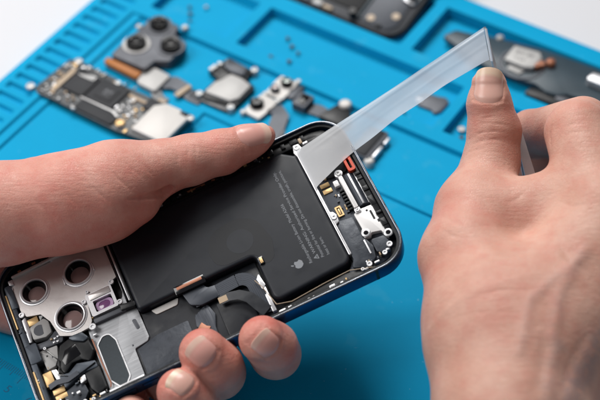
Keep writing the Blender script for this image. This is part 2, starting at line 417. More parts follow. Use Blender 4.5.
# bitten-fruit mark: body with a bite, and a leaf
def fruit(cx, cy, s):
    P = []
    for k in range(60):
        t = 2 * math.pi * k / 60; r = 1.0 + 0.06 * math.cos(2 * t)
        x = 0.92 * r * math.cos(t); y = r * math.sin(t)
        if y > 0: y -= 0.22 * math.exp(-(x / 0.28) ** 2)
        if y < 0: y += 0.10 * math.exp(-(x / 0.22) ** 2); x *= 1 - 0.18 * (-y) ** 2
        P.append((x, y))
    out = []
    for x, y in P:
        d = math.hypot(x - 1.12, y - 0.12)
        if d < 0.48: k = 0.48 / max(d, 1e-6); x, y = 1.12 + (x - 1.12) * k, 0.12 + (y - 0.12) * k
        out.append((x, y))
    leaf = [(0.02 + 0.16 * math.sin(t) + 0.16, 1.26 + 0.30 * math.cos(t) + 0.0) for t in np.linspace(0, 2 * math.pi, 12, endpoint=False)]
    leaf = [(x + 0.45 * (y - 1.26), y) for x, y in leaf]
    f = lambda L: [(cx - s * y, cy + s * x) for x, y in L]
    return f(out), f(leaf)
b1, b2 = fruit(34.3, -18.9, 1.9); ap = MB(); ap.prism(b1, -1.15, -1.12, 0); ap.prism(b2, -1.15, -1.12, 0); ap.build('maker_mark', M['print'], battery, 0)
# connector tab and flex on the battery's lower edge
t = MB(); t.prism(rect(-11.6, -8.9, 0.6, -5.3, 0.4), -2.0, -0.92, 0.15); tb = t.build('connector_tab', M['black_gloss'], battery)
t = MB(); t.prism(rect(-10.6, -7.2, -0.4, -5.9, 0.2), -0.95, -0.85, 0.05); t.build('copper_contact', M['copper'], tb)
def arc(c, r, t0, t1, z, n=8): return [(c[0] + r * math.cos(t), c[1] + r * math.sin(t), z) for t in np.linspace(t0, t1, n)]
R90 = math.pi / 2
def flex(name, pts, w, m, ntr=5, par=None):
    f = MB(); f.ribbon(pts, w, 0.18); fo = f.build(name, m, par or phone)
    if ntr:
        tr = MB(); P = [np.array(p, float) for p in pts]
        for q in range(ntr):
            off = (q - (ntr - 1) / 2) * (w * 0.68 / max(1, ntr - 1)); L = []
            for i, p in enumerate(P):
                d = P[min(i + 1, len(P) - 1)] - P[max(i - 1, 0)]; sd = np.cross([0, 0, 1], d); sd /= np.linalg.norm(sd); L.append(p + sd * off + np.array([0, 0, 0.17]))
            tr.ribbon(L, 0.22, 0.05)
        tr.build('trace_line', M['trace'], fo)
    return fo
fl = MB(); fl.prism(rpoly([(-9.6, -8.2), (-0.8, -8.2), (-0.2, -10.6), (3.0, -11.0), (3.0, -16.2), (-4.5, -16.5), (-8.4, -14.6)], [0.4, 0.4, 1.4, 0.4, 0.4, 3.0, 2.6], 6), -3.2, -2.15, 0.3); fl.build('flex_fold', M['flex_grey'], battery)
flex('battery_flex', [(-6.5, -13.6, -2.9), (-1, -13.8, -2.7), (7, -13.4, -2.6), (11.0, -13.2, -2.6)] + arc((11.0, -18.4), 5.2, R90, 0.1, -2.6) + [(16.4, -24, -2.9), (16.0, -30.5, -3.6)], 5.2, M['flex_grey'], 6)
fw = MB(); fw.prism(rpoly([(-8.6, -18.8), (-2.6, -15.6), (-1.2, -21.5), (-3.0, -26.5), (-3.4, -33.0), (-6.2, -33.0), (-7.4, -26.5), (-9.5, -23)], 0.9), -4.4, -3.6, 0.2); fo = fw.build('branch_flex', M['flex_grey'], phone)
tr = MB()
for q in range(5): tr.ribbon([(-8.0 + q * 1.25, -18.4 + q * 0.5, -3.62), (-7.9 + q * 1.35, -22.5, -3.62), (-6.6 + q * 0.75, -26.5, -3.62), (-6.0 + q * 0.5, -32.0, -3.62)], 0.28, 0.06)
tr.build('trace_line', M['trace'], fo)
# sheet floors in the lower left bay
fl = MB(); fl.prism(rpoly([(-26.4, -8), (20.0, -8), (20.0, -33.6), (-33.2, -33.4), (-33.2, -20.2), (-27.0, -18.2)], 0.6), -5.36, -4.55, 0.1); fl.build('bay_floor', M['floor'], phone)
fl = MB(); fl.prism(rpoly([(-32.6, -33.0), (-32.6, -20.8), (-24.0, -18.6), (-11.5, -18.6), (-11.5, -33.0)], 0.8), -4.56, -4.28, 0.12); fl.build('graphite_sheet', M['foil'], phone)
fl = MB(); fl.prism(rpoly([(0.4, -17.6), (12.6, -17.2), (13.0, -32.6), (0.2, -32.6)], 0.8), -4.56, -3.9, 0.2); fl.build('black_cover', M['floor'], phone)
fl = MB(); fl.prism(rpoly([(-22.6, -8.2), (-11.4, -8.2), (-12.6, -10.8), (-21.2, -10.8)], [0.3, 0.3, 1.2, 1.2]), -4.5, -4.15, 0.12); fl.build('pull_label', M['white_metal'], phone)
fl = MB(); fl.prism(rpoly([(-10.2, -25.0), (-7.2, -22.4), (-6.0, -24.6), (-4.6, -25.6), (-7.0, -28.2)], 0.3), -3.6, -3.3, 0.08); fl.build('copper_tab', M['copper'], phone)
ff = MB(); ff.ribbon([(2.2, -18.2, -2.2), (6.0, -18.4, -1.9), (9.5, -19.6, -1.6), (12.6, -22.4, -1.7), (14.6, -26.6, -2.2), (16.5, -30.2, -2.8)], [3.6, 3.6, 3.9, 4.4, 4.6, 4.8], 0.16); fo = ff.build('sensor_flex', M['flex'], phone)
ff = MB(); ff.ribbon([(1.8, -18.2, -2.02), (5.2, -18.35, -1.85)], 2.5, 0.12); ff.build('contact_pad', M['ceramic'], fo)
ff = MB(); ff.prism(rect(21.4, -12.6, 23.4, -9.2, 0.3), -1.3, -0.5, 0.15); go = ff.build('battery_clip', M['black_gloss'], battery)
ff = MB(); ff.prism(rect(21.9, -12.2, 23.0, -9.7, 0.2), -0.55, -0.35, 0.08); ff.build('gold_contact', M['gold'], go)
ff = MB(); ff.prism(rpoly([(17.6, -16.5), (19.3, -14.4), (20.0, -20.0), (18.3, -21.5)], 0.3), -4.4, -2.4, 0.15); ff.prism(rect(18.2, -31.5, 19.7, -20.5, 0.2), -4.4, -2.7, 0.15); ff.build('support_bracket', M['steel_bright'], phone)
ff = MB(); ff.tube([(17.0, -17.0, -1.6), (18.6, -21.0, -1.7), (20.5, -29.8, -1.9), (26, -31.6, -1.6), (40, -30.6, -1.5), (50, -30.2, -1.6), (58, -33.0, -1.7)], 0.16, 6); ff.build('seal_thread', M['ceramic'], phone)
# lower gutter between battery and frame
gt = MB(); gt.prism(rpoly([(21, -33.6), (66, -33.6), (62.5, -32.6), (53, -30.4), (48, -29.6), (21, -31.4)], 0.4), -5.3, -3.6, 0.2); gt.build('edge_rail', M['black'], phone)
for u, v, a_, b_, z in ((21.5, -33.0, 2.6, 1.2, -1.6), (24.6, -32.6, 1.4, 0.8, -1.9), (41.8, -32.4, 2.2, 1.1, -1.7), (45.5, -32.9, 1.2, 0.7, -1.5), (38.5, -33.0, 3.2, 0.6, -1.9), (-29, -33.2, 2.2, 0.8, -1.7), (-24.5, -33.4, 1.2, 0.7, -1.5), (-20, -33.2, 2.6, 0.8, -1.7), (-36.5, -33.4, 1.5, 0.8, -1.6)):
    b = MB(); b.prism(rect(u - a_ / 2, v - b_ / 2, u + a_ / 2, v + b_ / 2, 0.2), -4.0, z - 0.8, 0.15); b.build('edge_clip', M['steel_bright'], phone)

def screw(u, v, z, r=1.0, par=None, m='steel_bright'):
    s = MB(); s.lathe(u, v, [(r, z - 0.7), (r, z - 0.12), (r * 0.9, z), (r * 0.5, z), (r * 0.42, z - 0.35), (0.0, z - 0.36)], 20)
    return s.build('screw', M[m], par or phone, 40)
# connector end (right): flex board, brackets, port, plate
fb = MB(); fb.prism(rpoly([(52.6, 26.5), (69.5, 26.5), (70.8, 20), (70.8, -20), (66.5, -30.5), (58, -33.2), (49.5, -29.6), (52.6, -26)], 0.8), -5.36, -4.1, 0.2); fbo = fb.build('flex_board', M['flex_grey'], phone)
fb = MB(); fb.prism(rpoly([(53.6, -8.5), (60.5, -9.5), (60.2, -18.5), (62.2, -24.5), (61, -29.4), (56.5, -31.6), (51.4, -29.4), (53.2, -26)], 1.0), -4.15, -2.4, 0.3); fb.build('vibration_cover', M['foil'], phone)
fb = MB(); fb.prism(rpoly([(62.2, -21.8), (67.4, -22.4), (68.4, -26.5), (65.2, -29.6), (62.2, -27.5)], 0.8), -4.15, -2.2, 0.3); fb.build('microphone_cover', M['foil'], phone)
for v in (4.2, 7.4):
    pass
for v0, v1 in ((8.0, 9.9), (5.2, 7.1)):
    g = MB(); g.prism(rect(54.9, v0, 58.6, v1, 0.2), -4.15, -3.7, 0.1); g.build('gold_pad', M['gold'], fbo)
g = MB(); g.holed(rect(55.9, -6.6, 58.3, -2.0, 0.3), [rect(56.5, -6.0, 57.7, -2.6, 0.2)], -4.15, -3.5); g.prism(rect(56.8, -5.6, 57.4, -3.0), -4.1, -3.7, 0.05); g.build('board_connector', M['gold'], fbo)
g = MB(); g.prism(rpoly([(52.45, -24.2), (53.5, -24.2), (53.5, -10), (55.0, -9.2), (55.4, -6.2), (54.6, -4.4), (53.6, -4.0), (53.6, 25.8), (55.6, 27.8), (55.0, 30.2), (52.8, 30.4), (51.8, 27.2), (52.45, 25)], 0.5), -4.1, -1.7, 0.15); br = g.build('battery_bracket', M['steel_bright'], phone)
screw(54.1, -6.8, -1.35, 1.15, br); screw(53.8, 28.8, -1.35, 1.2, br)
g = MB(); g.prism(rpoly([(55.6, 27.0), (67.0, 25.5), (69.5, 14.0), (66.5, 10.5), (60, 10.6), (56.5, 12.0)], 1.0), -4.15, -3.2, 0.3); g.build('antenna_foil', M['black'], phone)
g = MB(); g.prism(rpoly([(55.5, 30.6), (63.5, 30.2), (66.5, 27.0), (61.5, 27.8), (56.2, 28.2)], 0.6), -4.2, -1.9, 0.3); g.build('corner_clip', M['black'], phone)
# charging port
po = MB(); po.prism(rect(62.4, -7.3, 64.1, 8.2, 0.4), -4.1, -1.0, 0.25); port = po.build('charging_port', M['white_plate'], phone)
P = [(64.1 + 2.2 + 2.35 * math.cos(t), -1.9 - 2.0 + 2.6 * math.sin(t)) for t in np.linspace(0, math.pi, 9)]
pv = MB(); nn = len(P); pv.add([(x, y, z + 0.0) for y in (-7.0, 8.0) for x, z in P], [(i, i + 1, nn + i + 1, nn + i)[::-1] for i in range(nn - 1)] + [tuple(range(nn)), tuple(range(nn, 2 * nn))[::-1]])
pv.build('port_barrel', M['flex_grey'], port, 40)
po = MB(); po.prism(rect(66.1, -6.8, 66.75, 7.8), -1.9, -1.2, 0.05); po.prism(rect(68.4, -6.8, 69.0, 7.8), -4.0, -2.3, 0.05); po.build('port_rib', M['steel_bright'], port)
for v in (-6.4, -4.9, -3.4, -1.9, -0.4):
    pass
pin = MB()
for k in range(7): pin.prism(rect(60.6, -6.2 + k * 1.5, 62.3, -5.4 + k * 1.5), -4.1, -2.8, 0.1)
pin.build('port_pins', M['black'], port)
g = MB(); g.prism(rect(59.9, 5.6, 61.9, 8.3, 0.3), -4.15, -2.6, 0.2); g.build('white_pad', M['white_plate'], fbo)
g = MB(); g.prism(rpoly(circle(63.4, 10.4, 1.7, 14), 0), -4.1, -2.3, 0.2); go = g.build('port_lug', M['steel_bright'], port); screw(63.4, 10.4, -1.95, 0.95, go, 'solder')
# bright plate below the port with two lugs
g = MB(); g.prism(rpoly([(61.2, -9.0), (63.2, -7.9), (69.4, -8.3), (69.6, -13.5), (70.2, -14), (70.2, -17.2), (71.0, -20.5), (70.4, -23.6), (68.2, -24.0), (67.4, -20.2), (63.8, -19.2), (62.9, -20.4), (60.6, -20.3), (60.2, -17.6), (61.4, -16.0)], 0.6), -4.1, -2.2, 0.2); pl = g.build('port_plate', M['white_plate'], phone)
for u, v in ((61.9, -18.6), (69.3, -22.4)):
    s = MB(); s.lathe(u, v, [(1.75, -2.3), (1.75, -1.95), (1.55, -1.8), (1.0, -1.8), (0.75, -2.1), (0.0, -2.12)], 24); so = s.build('lug', M['steel_bright'], pl, 40)
    s = MB(); s.lathe(u, v, [(0.8, -2.15), (0.8, -1.92), (0.0, -1.9)], 16); s.build('screw_head', M['black_gloss'], so, 40)
s = MB(); s.prism(rect(66.9, -14.6, 67.7, -10.4, 0.2), -2.2, -2.12, 0); s.prism(rect(68.0, -16.4, 68.9, -15.2, 0.2), -2.2, -2.05, 0); s.prism(circle(66.2, -9.8, 0.45, 10), -2.2, -2.12, 0); s.build('plate_slot', M['black'], pl)
s = MB(); s.prism(rect(62.0, -9.3, 64.4, -7.1, 0.5), -2.4, -1.6, 0.2); so = s.build('lug', M['steel_bright'], pl); screw(63.2, -8.2, -1.3, 0.8, so)
for u, v, r in ((64.6, -29.6, 1.0), (67.6, -27.2, 1.2), (57.6, -31.2, 1.1), (54.5, -32.0, 0.7)): screw(u, v, -1.5, r)
for u, v, a_, b_ in ((55.4, -32.2, 2.4, 0.9), (60.5, -31.4, 2.0, 0.8), (66.2, -28.6, 1.6, 0.9), (60.0, -24, 0.6, 6.5)):
    b = MB(); b.prism(rect(u - a_ / 2, v - b_ / 2, u + a_ / 2, v + b_ / 2, 0.2), -4.0, -2.1, 0.15); b.build('edge_clip', M['steel_bright'], phone)
s = MB(); s.holed(rect(67.2, 8.2, 70.2, 15.2, 0.9), [rect(68.2, 9.3, 69.2, 14.1, 0.3)], -2.6, -0.7); s.build('port_seal', M['red_seal'], phone)
# ---- camera end of the phone
holes = [(-60.1, 20.0, 4.7), (-42.2, 19.6, 5.0), (-50.8, 3.0, 5.1)]
outer = rpoly([(-67.6, 28.0), (-66.2, 29.2), (-50.0, 29.2), (-48.6, 30.4), (-31.0, 30.4), (-29.4, 28.4), (-29.4, 10.6), (-33.0, 9.4), (-33.6, 7.4), (-43.0, 7.6), (-44.0, -2.4), (-45.4, -4.6), (-52.0, -5.2), (-57.2, -2.6), (-58.6, 5.0), (-61.0, 9.6), (-66.2, 11.2), (-67.6, 14.5)], 0.7, 3)
cp = MB(); cp.holed(outer, [circle(u, v, r, 36) for u, v, r in holes], -3.2, -2.2)
cp.prism(rpoly([(-66.4, 29.0), (-31.0, 30.2), (-31.0, 31.2), (-66.4, 30.0)], 0.2), -3.6, -1.0, 0.15)
camp = cp.build('camera_bracket', M['steel'], phone, 30)
for u, v, r in holes:
    s = MB(); s.lathe(u, v, [(r - 0.05, -5.0), (r - 0.05, -1.75), (r + 0.12, -1.45), (r + 0.5, -1.4), (r + 0.75, -1.6), (r + 0.85, -1.9), (r + 1.3, -1.95), (r + 1.45, -2.2)], 44)
    s.F = s.F[:-2]; rg_ = s.build('lens_ring', M['steel_bright'], camp, 40)
    s = MB(); s.lathe(u, v, [(r - 0.1, -1.9), (r - 0.3, -2.1), (r - 0.5, -3.6), (r - 1.2, -4.4), (r - 1.4, -4.9)], 44); s.F = s.F[:-2]; s.build('lens_barrel', M['black_gloss'], rg_, 40)
    s = MB(); s.prism(circle(u, v, r - 0.9, 40), -5.2, -4.75, 0.1); s.build('lens_cover', M['lens_tint'], rg_, 40)  # opaque disc, its tint painted in for the hand seen through the glass
for u, v in ((-36.4, 17.2), (-48.6, 16.6)):
    s = MB(); s.prism(rect(u, v, u + 0.5, v + 3.4, 0.15), -2.2, -1.7, 0.1); s.build('alignment_nib', M['steel_bright'], camp)
# depth sensor opening
s = MB(); s.holed(rect(-43.2, -1.6, -32.6, 8.4, 0.6), [rect(-41.2, -0.4, -33.8, 4.6, 0.5)], -3.4, -1.6); lf = s.build('sensor_frame', M['steel_bright'], phone, 30)
s = MB(); s.prism(rect(-42.0, 5.2, -33.4, 8.0, 0.3), -1.7, -1.3, 0.15); s.build('sensor_tab', M['steel'], lf)
s = MB(); s.prism(rect(-41.2, -0.6, -33.6, 4.8), -4.6, -3.4, 0); s.build('sensor_well', M['lens_black'], lf)
s = MB(); s.holed(rect(-40.9, -0.2, -34.1, 4.5, 2.0, 6), [rect(-39.8, 0.6, -35.2, 3.7, 1.5, 6)], -3.5, -2.9); s.build('lilac_ring', M['purple_ring'], lf)
s = MB(); s.prism(rect(-39.8, 0.6, -35.2, 3.7, 1.5, 6), -3.5, -3.1, 0.05); s.build('sensor_glass', M['purple'], lf)
screw(-32.0, 9.0, -1.2, 1.15, lf); screw(-31.8, -0.6, -1.2, 1.1, lf); screw(-44.2, 6.0, -1.3, 1.0, lf); screw(-44.6, -5.4, -1.3, 1.4, camp); screw(-41.8, 9.4, -1.3, 0.7, lf)
s = MB(); s.prism(rpoly([(-43.5, -2.0), (-31.0, -2.4), (-30.6, -4.4), (-43.5, -4.2)], 0.4), -4.0, -2.4, 0.25); s.build('sensor_strip', M['grey_plate'], phone)
s = MB(); s.prism(rpoly([(-32.4, -1.6), (-26.6, -2.6), (-26.8, -4.8), (-32.6, -4.2)], 0.5), -3.8, -1.6, 0.25); s.build('rubber_block', M['black'], phone)
# vertical rails between camera area and battery
for u, m, z in ((-29.2, 'black_gloss', -1.4), (-28.2, 'steel_bright', -1.8), (-27.5, 'black', -1.9)):
    s = MB(); s.prism(rect(u - 0.35, -1.6 if m != 'black' else -4, u + 0.35, 30.0, 0.1), -5.0, z, 0.12); s.build('divider_rail', M[m], phone)
# lined steel sheet under the lower half
ln = rpoly([(-46.4, 2.0), (-30.6, 2.0), (-27.0, 12.0), (-26.9, -18.0), (-28.0, -19.4), (-33.4, -20.2), (-33.8, -33.2), (-47.4, -33.2), (-47.0, -6.0)], 0.8)
s = MB(); s.prism(ln, -5.36, -3.9, 0.15); st = s.build('lined_sheet', M['steel_lines'], phone, 30)
pill = rpoly([(-45.4, -12.4), (-42.8, -10.0), (-40.4, -10.0), (-38.8, -13.6), (-38.8, -29.6), (-41.0, -32.2), (-43.2, -32.0), (-45.6, -28.2)], 1.7, 5)
s = MB(); s.holed(inset(pill, -0.45), [pill], -3.95, -3.45); s.build('opening_rim', M['steel_bright'], st)
s = MB(); s.prism(pill, -3.9, -3.75, 0); s.build('speaker_mesh', mat('speaker_mesh_cloth', (0.020, 0.032, 0.042, 1), 0.6, var=0.3, vscale=1500, bump=0.3, bscale=5000), st)
s = MB(); s.prism(rpoly([(-30.6, -8.5), (-29.0, -8.8), (-28.6, -13.0), (-30.0, -13.4)], 0.6), -3.9, -3.75, 0.05); s.build('sheet_stain', M['grey_plate'], st)
s = MB(); s.prism(circle(-33.6, -18.6, 0.35, 10), -3.9, -3.7, 0.05); s.build('sheet_stain', M['grey_plate'], st)
s = MB(); s.tube([(-46.6, -9.5, -2.9), (-46.4, -20, -2.9), (-46.0, -29.5, -2.9), (-46.6, -31.0, -2.9)], 0.28, 8); s.build('copper_wire', M['copper'], phone)
s = MB(); s.prism(rect(-47.6, -33.4, -33.8, -32.4, 0.2), -4, -2.0, 0.2); s.build('edge_clip', M['steel_bright'], phone)
# flash module
s = MB(); s.prism(rpoly([(-66.6, 6.2), (-60.4, 7.4), (-59.2, 5.4), (-59.4, 0.4), (-62.0, -0.6), (-66.8, 0.4)], 1.0), -4.6, -1.9, 0.3); fm = s.build('flash_module', M['silver_shield'], phone)
s = MB(); s.prism([(-63.4 + 2.3 * math.cos(t), 3.2 + 2.3 * math.sin(t)) for t in np.linspace(0.9, 5.2, 24)], -1.9, -1.82, 0); s.build('flash_lens', M['grey_plate'], fm)
s = MB(); s.prism(rect(-67.2, 6.9, -62.6, 10.0, 0.3), -4.6, -2.6, 0.2); s.build('flash_contact', M['gold'], fm)
s = MB(); s.prism(rect(-62.2, 7.4, -58.6, 10.8, 0.4), -4.6, -2.9, 0.2); s.build('dark_block', M['black_gloss'], phone)
s = MB(); s.prism(rpoly([(-68.6, 10.6), (-66.8, 11.4), (-66.6, 5.0), (-67.6, 0.0), (-69.0, 0.2)], 0.4), -4.6, -2.2, 0.2); s.build('flash_bracket', M['steel_bright'], phone)
s = MB(); s.prism(rpoly([(-67.4, -1.2), (-62.0, -1.6), (-58.2, 1.0), (-55.6, -2.0), (-57.0, -5.0), (-62.0, -4.6), (-67.2, -3.8)], 1.0), -4.8, -2.8, 0.35); s.build('cable_cover', M['grey_plate'], phone)
for u, v in ((-60.6, -2.2), (-59.2, -2.5), (-57.9, -2.2), (-60.0, -3.9), (-58.6, -4.1)):
    s = MB(); s.prism(rect(u - 0.45, v - 0.4, u + 0.45, v + 0.4, 0.1), -3.2, -2.3, 0.1); s.build('chip', M['steel_bright'] if rnd.random() < 0.5 else M['ceramic'], phone)
s = MB(); s.prism(rpoly([(-66.4, -4.6), (-59.4, -5.2), (-60.8, -10.4), (-62.6, -13.0), (-66.0, -13.4)], 0.5), -4.8, -3.0, 0.2); s.build('shield_plate', M['silver_shield'], phone)
# earpiece speaker block in black plastic
s = MB(); s.prism(rpoly([(-58.6, -6.2), (-55.0, -5.2), (-48.0, -6.4), (-47.2, -14.0), (-50.0, -17.8), (-52.8, -15.6), (-56.5, -15.4), (-60.4, -18.6), (-62.2, -13.2)], 0.9), -5.0, -2.2, 0.6); sb = s.build('earpiece_block', M['black'], phone)
s = MB(); s.prism(rpoly([(-57.4, -9.2), (-53.0, -8.4), (-52.2, -13.6), (-56.4, -14.4), (-59.0, -15.2), (-59.6, -12.6)], 0.6), -2.25, -2.1, 0.05); s.build('earpiece_opening', M['black_gloss'], sb)
s = MB(); s.prism(rpoly([(-55.2, -4.8), (-49.0, -5.2), (-47.2, -8.8), (-49.6, -9.4), (-53.2, -7.2)], 0.8), -2.6, -1.5, 0.4); s.build('earpiece_cap', M['slate'], sb)
s = MB(); s.prism(rpoly([(-62.6, -17.8), (-58.8, -18.6), (-55.0, -16.4), (-48.2, -18.4), (-48.0, -21.6), (-54.6, -21.2), (-62.0, -24.2)], 0.7), -5.0, -1.8, 0.5); s.build('earpiece_bar', M['slate'], sb)
s = MB(); s.prism(rpoly([(-53.6, -21.6), (-47.6, -21.0), (-47.6, -30.6), (-51.6, -31.8), (-53.4, -28.5)], 0.6), -5.0, -2.0, 0.5); s.build('earpiece_box', M['black'], sb)
s = MB(); s.prism(rpoly([(-63.6, -25.0), (-55.2, -22.6), (-54.6, -28.6), (-57.2, -31.4), (-63.6, -31.4)], 0.8), -5.0, -3.0, 0.3); s.build('lower_sheet', M['foil'], phone)
for u, v, w_, h_ in ((-66.6, -17.0, 3.4, 6.0), (-64.6, -23.2, 4.6, 2.2), (-64.4, -25.8, 4.6, 2.0)):
    s = MB(); s.prism(rect(u - w_ / 2, v - h_ / 2, u + w_ / 2, v + h_ / 2, 0.3), -4.8, -2.9, 0.15); s.build('gold_pad', M['gold'], phone)
s = MB(); s.prism(rpoly([(-64.8, -14.0), (-62.8, -14.6), (-61.4, -21.6), (-63.4, -22.0)], 0.4), -4.8, -2.6, 0.2); s.build('contact_plate', M['steel_bright'], phone)
s = MB(); s.prism(rpoly([(-55.8, -22.6), (-53.6, -21.8), (-53.8, -24.4), (-56.2, -25.0)], 0.4), -4.0, -2.0, 0.2); s.build('edge_clip', M['steel_bright'], phone)
for u, v, r in ((-66.2, -28.4, 1.2), (-63.2, -29.6, 1.0), (-57.0, -32.4, 0.9), (-53.8, -33.0, 0.8), (-67.8, 12.6, 1.2), (-68.6, 18.4, 0.9), (-68.4, 25.0, 1.1), (-53.2, 30.4, 0.8), (-64.0, -5.0, 0.6), (-67.4, -7.0, 0.7)): screw(u, v, -1.7, r)
for u, v, w_, h_, m in ((-67.4, 27.6, 1.8, 2.4, 'steel_bright'), (-50.0, 30.2, 1.0, 2.0, 'steel_bright'), (-56.6, 31.6, 1.6, 0.9, 'copper'), (-62.8, 30.9, 1.4, 0.8, 'copper'), (-41.0, 32.2, 1.6, 1.0, 'gold'), (-22, 31.6, 1.5, 1, 'gold'), (-12, 31.4, 2.4, 0.9, 'copper'), (-3, 31.2, 1.2, 1.1, 'steel_bright'),
                       (14, 31.6, 12, 0.5, 'copper'), (33, 31.6, 1.6, 0.8, 'gold'), (38, 31.8, 1.2, 1.0, 'steel_bright'), (44, 32.2, 1.8, 1.2, 'steel_bright'), (56.2, 31.0, 1.2, 2.4, 'ceramic'), (57.6, 29.2, 2.0, 1.0, 'steel_bright'), (-58.0, -28.0, 1.4, 1.0, 'steel_bright'), (-60.8, -31.4, 2.0, 0.8, 'steel_bright'), (-50.0, -32.6, 2.2, 0.9, 'steel_bright'), (-69.6, -6.5, 1.6, 2.6, 'steel_bright')):
    s = MB(); s.prism(rect(u - w_ / 2, v - h_ / 2, u + w_ / 2, v + h_ / 2, 0.2), -4.2, -1.45, 0.15); s.build('edge_clip', M[m], phone)

r3 = random.Random(11)
for x0, x1, y0, y1, cnt, z in ((-70.6, -68.8, -30, 24, 16, -1.5), (-66.5, -60, -28, -26.8, 4, -2.2), (-58, -46, -24.2, -22.4, 5, -2.0), (-66, -59, -12.8, -5.6, 5, -2.7), (-60.5, -48, -33.2, -31.6, 10, -1.9), (-46.2, -43.6, -9, 0, 5, -2.6), (53.8, 60.0, 10.8, 13.0, 5, -3.2), (57.8, 60.5, -7.5, 4.0, 8, -3.6), (62, 68, 20, 25, 7, -2.9), (55, 63, -31.5, -29.0, 6, -2.0), (-24, 44, 30.2, 32.4, 26, -1.6), (22, 50, -33.4, -32.2, 10, -2.6)):
    for k in range(cnt):
        u = r3.uniform(x0, x1); v = r3.uniform(y0, y1); w_, h_ = r3.choice(((0.5, 0.9), (0.9, 0.5), (0.6, 0.6), (1.3, 0.6), (0.5, 1.3)))
        s = MB(); s.prism(rect(u - w_ / 2, v - h_ / 2, u + w_ / 2, v + h_ / 2, 0.08, 2), z - 1.6, z + r3.uniform(-0.3, 0.25), 0.08); s.build('small_component', M[r3.choice(['steel_bright', 'black_gloss', 'ceramic', 'grey_plate', 'black', 'gold', 'slate'])], phone)
# thin cables crossing the lower-left bay
s = MB(); s.tube([(-67.6, -3.0, -1.9), (-63.5, -6.5, -1.7), (-60.5, -12.5, -1.8), (-62.5, -18.0, -1.4), (-57, -21.8, -1.5), (-48.4, -19.6, -1.5)], 0.22, 6); s.build('thin_cable', M['black_gloss'], phone)
s = MB(); s.ribbon([(-67.4, -20.6, -2.4), (-64.0, -20.2, -1.9), (-60.0, -21.5, -1.3), (-55.5, -20.6, -1.2)], [2.2, 2.2, 2.0, 1.8], 0.12); s.build('small_flex', M['flex_grey'], phone)
# ------------------------------------------------------------------ parts laid out on the mat (each built in its own frame: x along the mat's back edge, y away from the viewer)
def on_mat(name, a, b, z, label, cat, group=None, rot=0.0):
    o = empty(name, mp(a, b, z), TH + rot); tag(o, label, cat, group); return o
# logic board
bd = on_mat('logic_board', 64.0, 166.0, 0.0, 'stacked dark circuit board with black chips and a silver shield, partly under the thumb', 'circuit board')
ol = rpoly([(-36, -11), (-34.5, 12.5), (-30, 14), (-8, 13.4), (-6, 11.6), (20, 12.0), (36, 12.4), (36, -10.5), (12, -13.8), (-10, -13.4), (-24, -12.8), (-33, -13.2)], 1.2, 3)
s = MB(); s.prism(ol, 0.2, 2.3, 0.1); s.build('board_edge', M['pcb_edge'], bd)
s = MB(); s.prism(inset(ol, -0.1), 2.3, 3.1, 0.12); s.build('board', M['pcb'], bd)
s = MB(); s.prism(rect(-25.5, -5.2, -13.6, 9.0, 0.5), 3.1, 4.2, 0.15); s.build('chip', M['chip'], bd)
s = MB(); s.prism(rect(-24.5, 5.0, -15.0, 8.6, 0.4), 4.2, 4.5, 0.1); s.build('chip', M['black_gloss'], bd)
s = MB(); s.prism(rect(-12.6, -4.8, 2.8, 9.8, 0.6), 3.1, 4.3, 0.15); c = s.build('chip', M['chip'], bd)
s = MB(); s.prism(rect(-9.6, -2.0, -0.4, 6.8, 0.6), 4.3, 4.7, 0.12); s.build('chip_lid', M['chip'], c)
text_mesh('chip_print', 'A15', 2.6, M['print'], c, (-6.8, 2.6, 4.71), (1, 0, 0), (0, 1, 0)); text_mesh('chip_print', 'B1O', 1.6, M['print'], c, (-6.4, 0.8, 4.71), (1, 0, 0), (0, 1, 0))
s = MB(); s.prism(rpoly([(-13.0, -12.6), (8.5, -13.0), (9.0, -8.2), (4.0, -6.2), (-12.0, -6.0)], 0.6), 3.1, 4.1, 0.15); s.build('chip', M['chip'], bd)
s = MB(); s.prism(rect(13.5, 4.0, 24.5, 11.2, 0.5), 3.1, 4.0, 0.15); s.build('chip', M['chip'], bd)
s = MB(); s.prism(rpoly([(18.2, -10.2), (35.6, -10.0), (35.8, 8.6), (31.0, 9.0), (30.4, 11.4), (22.0, 11.2), (18.0, 7.0)], 0.8), 3.1, 4.6, 0.3); s.build('shield_can', M['white_metal'], bd)
s = MB(); s.prism(rect(3.8, 6.6, 14.6, 8.0, 0.3), 3.1, 3.9, 0.1); s.build('board_connector', M['ceramic'], bd)
s = MB(); s.lathe(11.4, -9.4, [(2.2, 3.1), (2.3, 3.7), (1.7, 4.1), (1.2, 4.0), (1.0, 3.5), (0, 3.4)], 20); s.build('ground_ring', M['gold'], bd)
for (x, y, r) in ((-30.0, 13.2, 2.0), (-38.0, -12.0, 2.1), (-12.6, -12.2, 1.6), (-5.5, 11.2, 1.4), (7.4, 5.6, 1.3), (6.0, -3.0, 1.2), (36.0, 10.0, 1.8), (12.0, -1.0, 1.1)):
    s = MB(); s.lathe(x, y, [(r, 2.8), (r, 3.7), (r * 0.9, 3.9), (r * 0.5, 3.95), (r * 0.42, 3.5), (0, 3.45)], 20); s.build('mounting_post', M['solder'], bd, 50)
mats = ['ceramic', 'solder', 'gold', 'chip', 'grey_plate', 'ceramic', 'solder', 'steel_bright']
boxes = []
r2 = random.Random(3)
zones = [(-34, -28, -10, 12, 22), (-27, 4, 10.2, 13.0, 12), (-33, -26, -12.5, -6, 7), (3.4, 17, -6, 6, 20), (10, 18, -13, -8, 6), (-24, -14, -12.2, -6.5, 10), (14, 34, 9.5, 11.8, 9)]
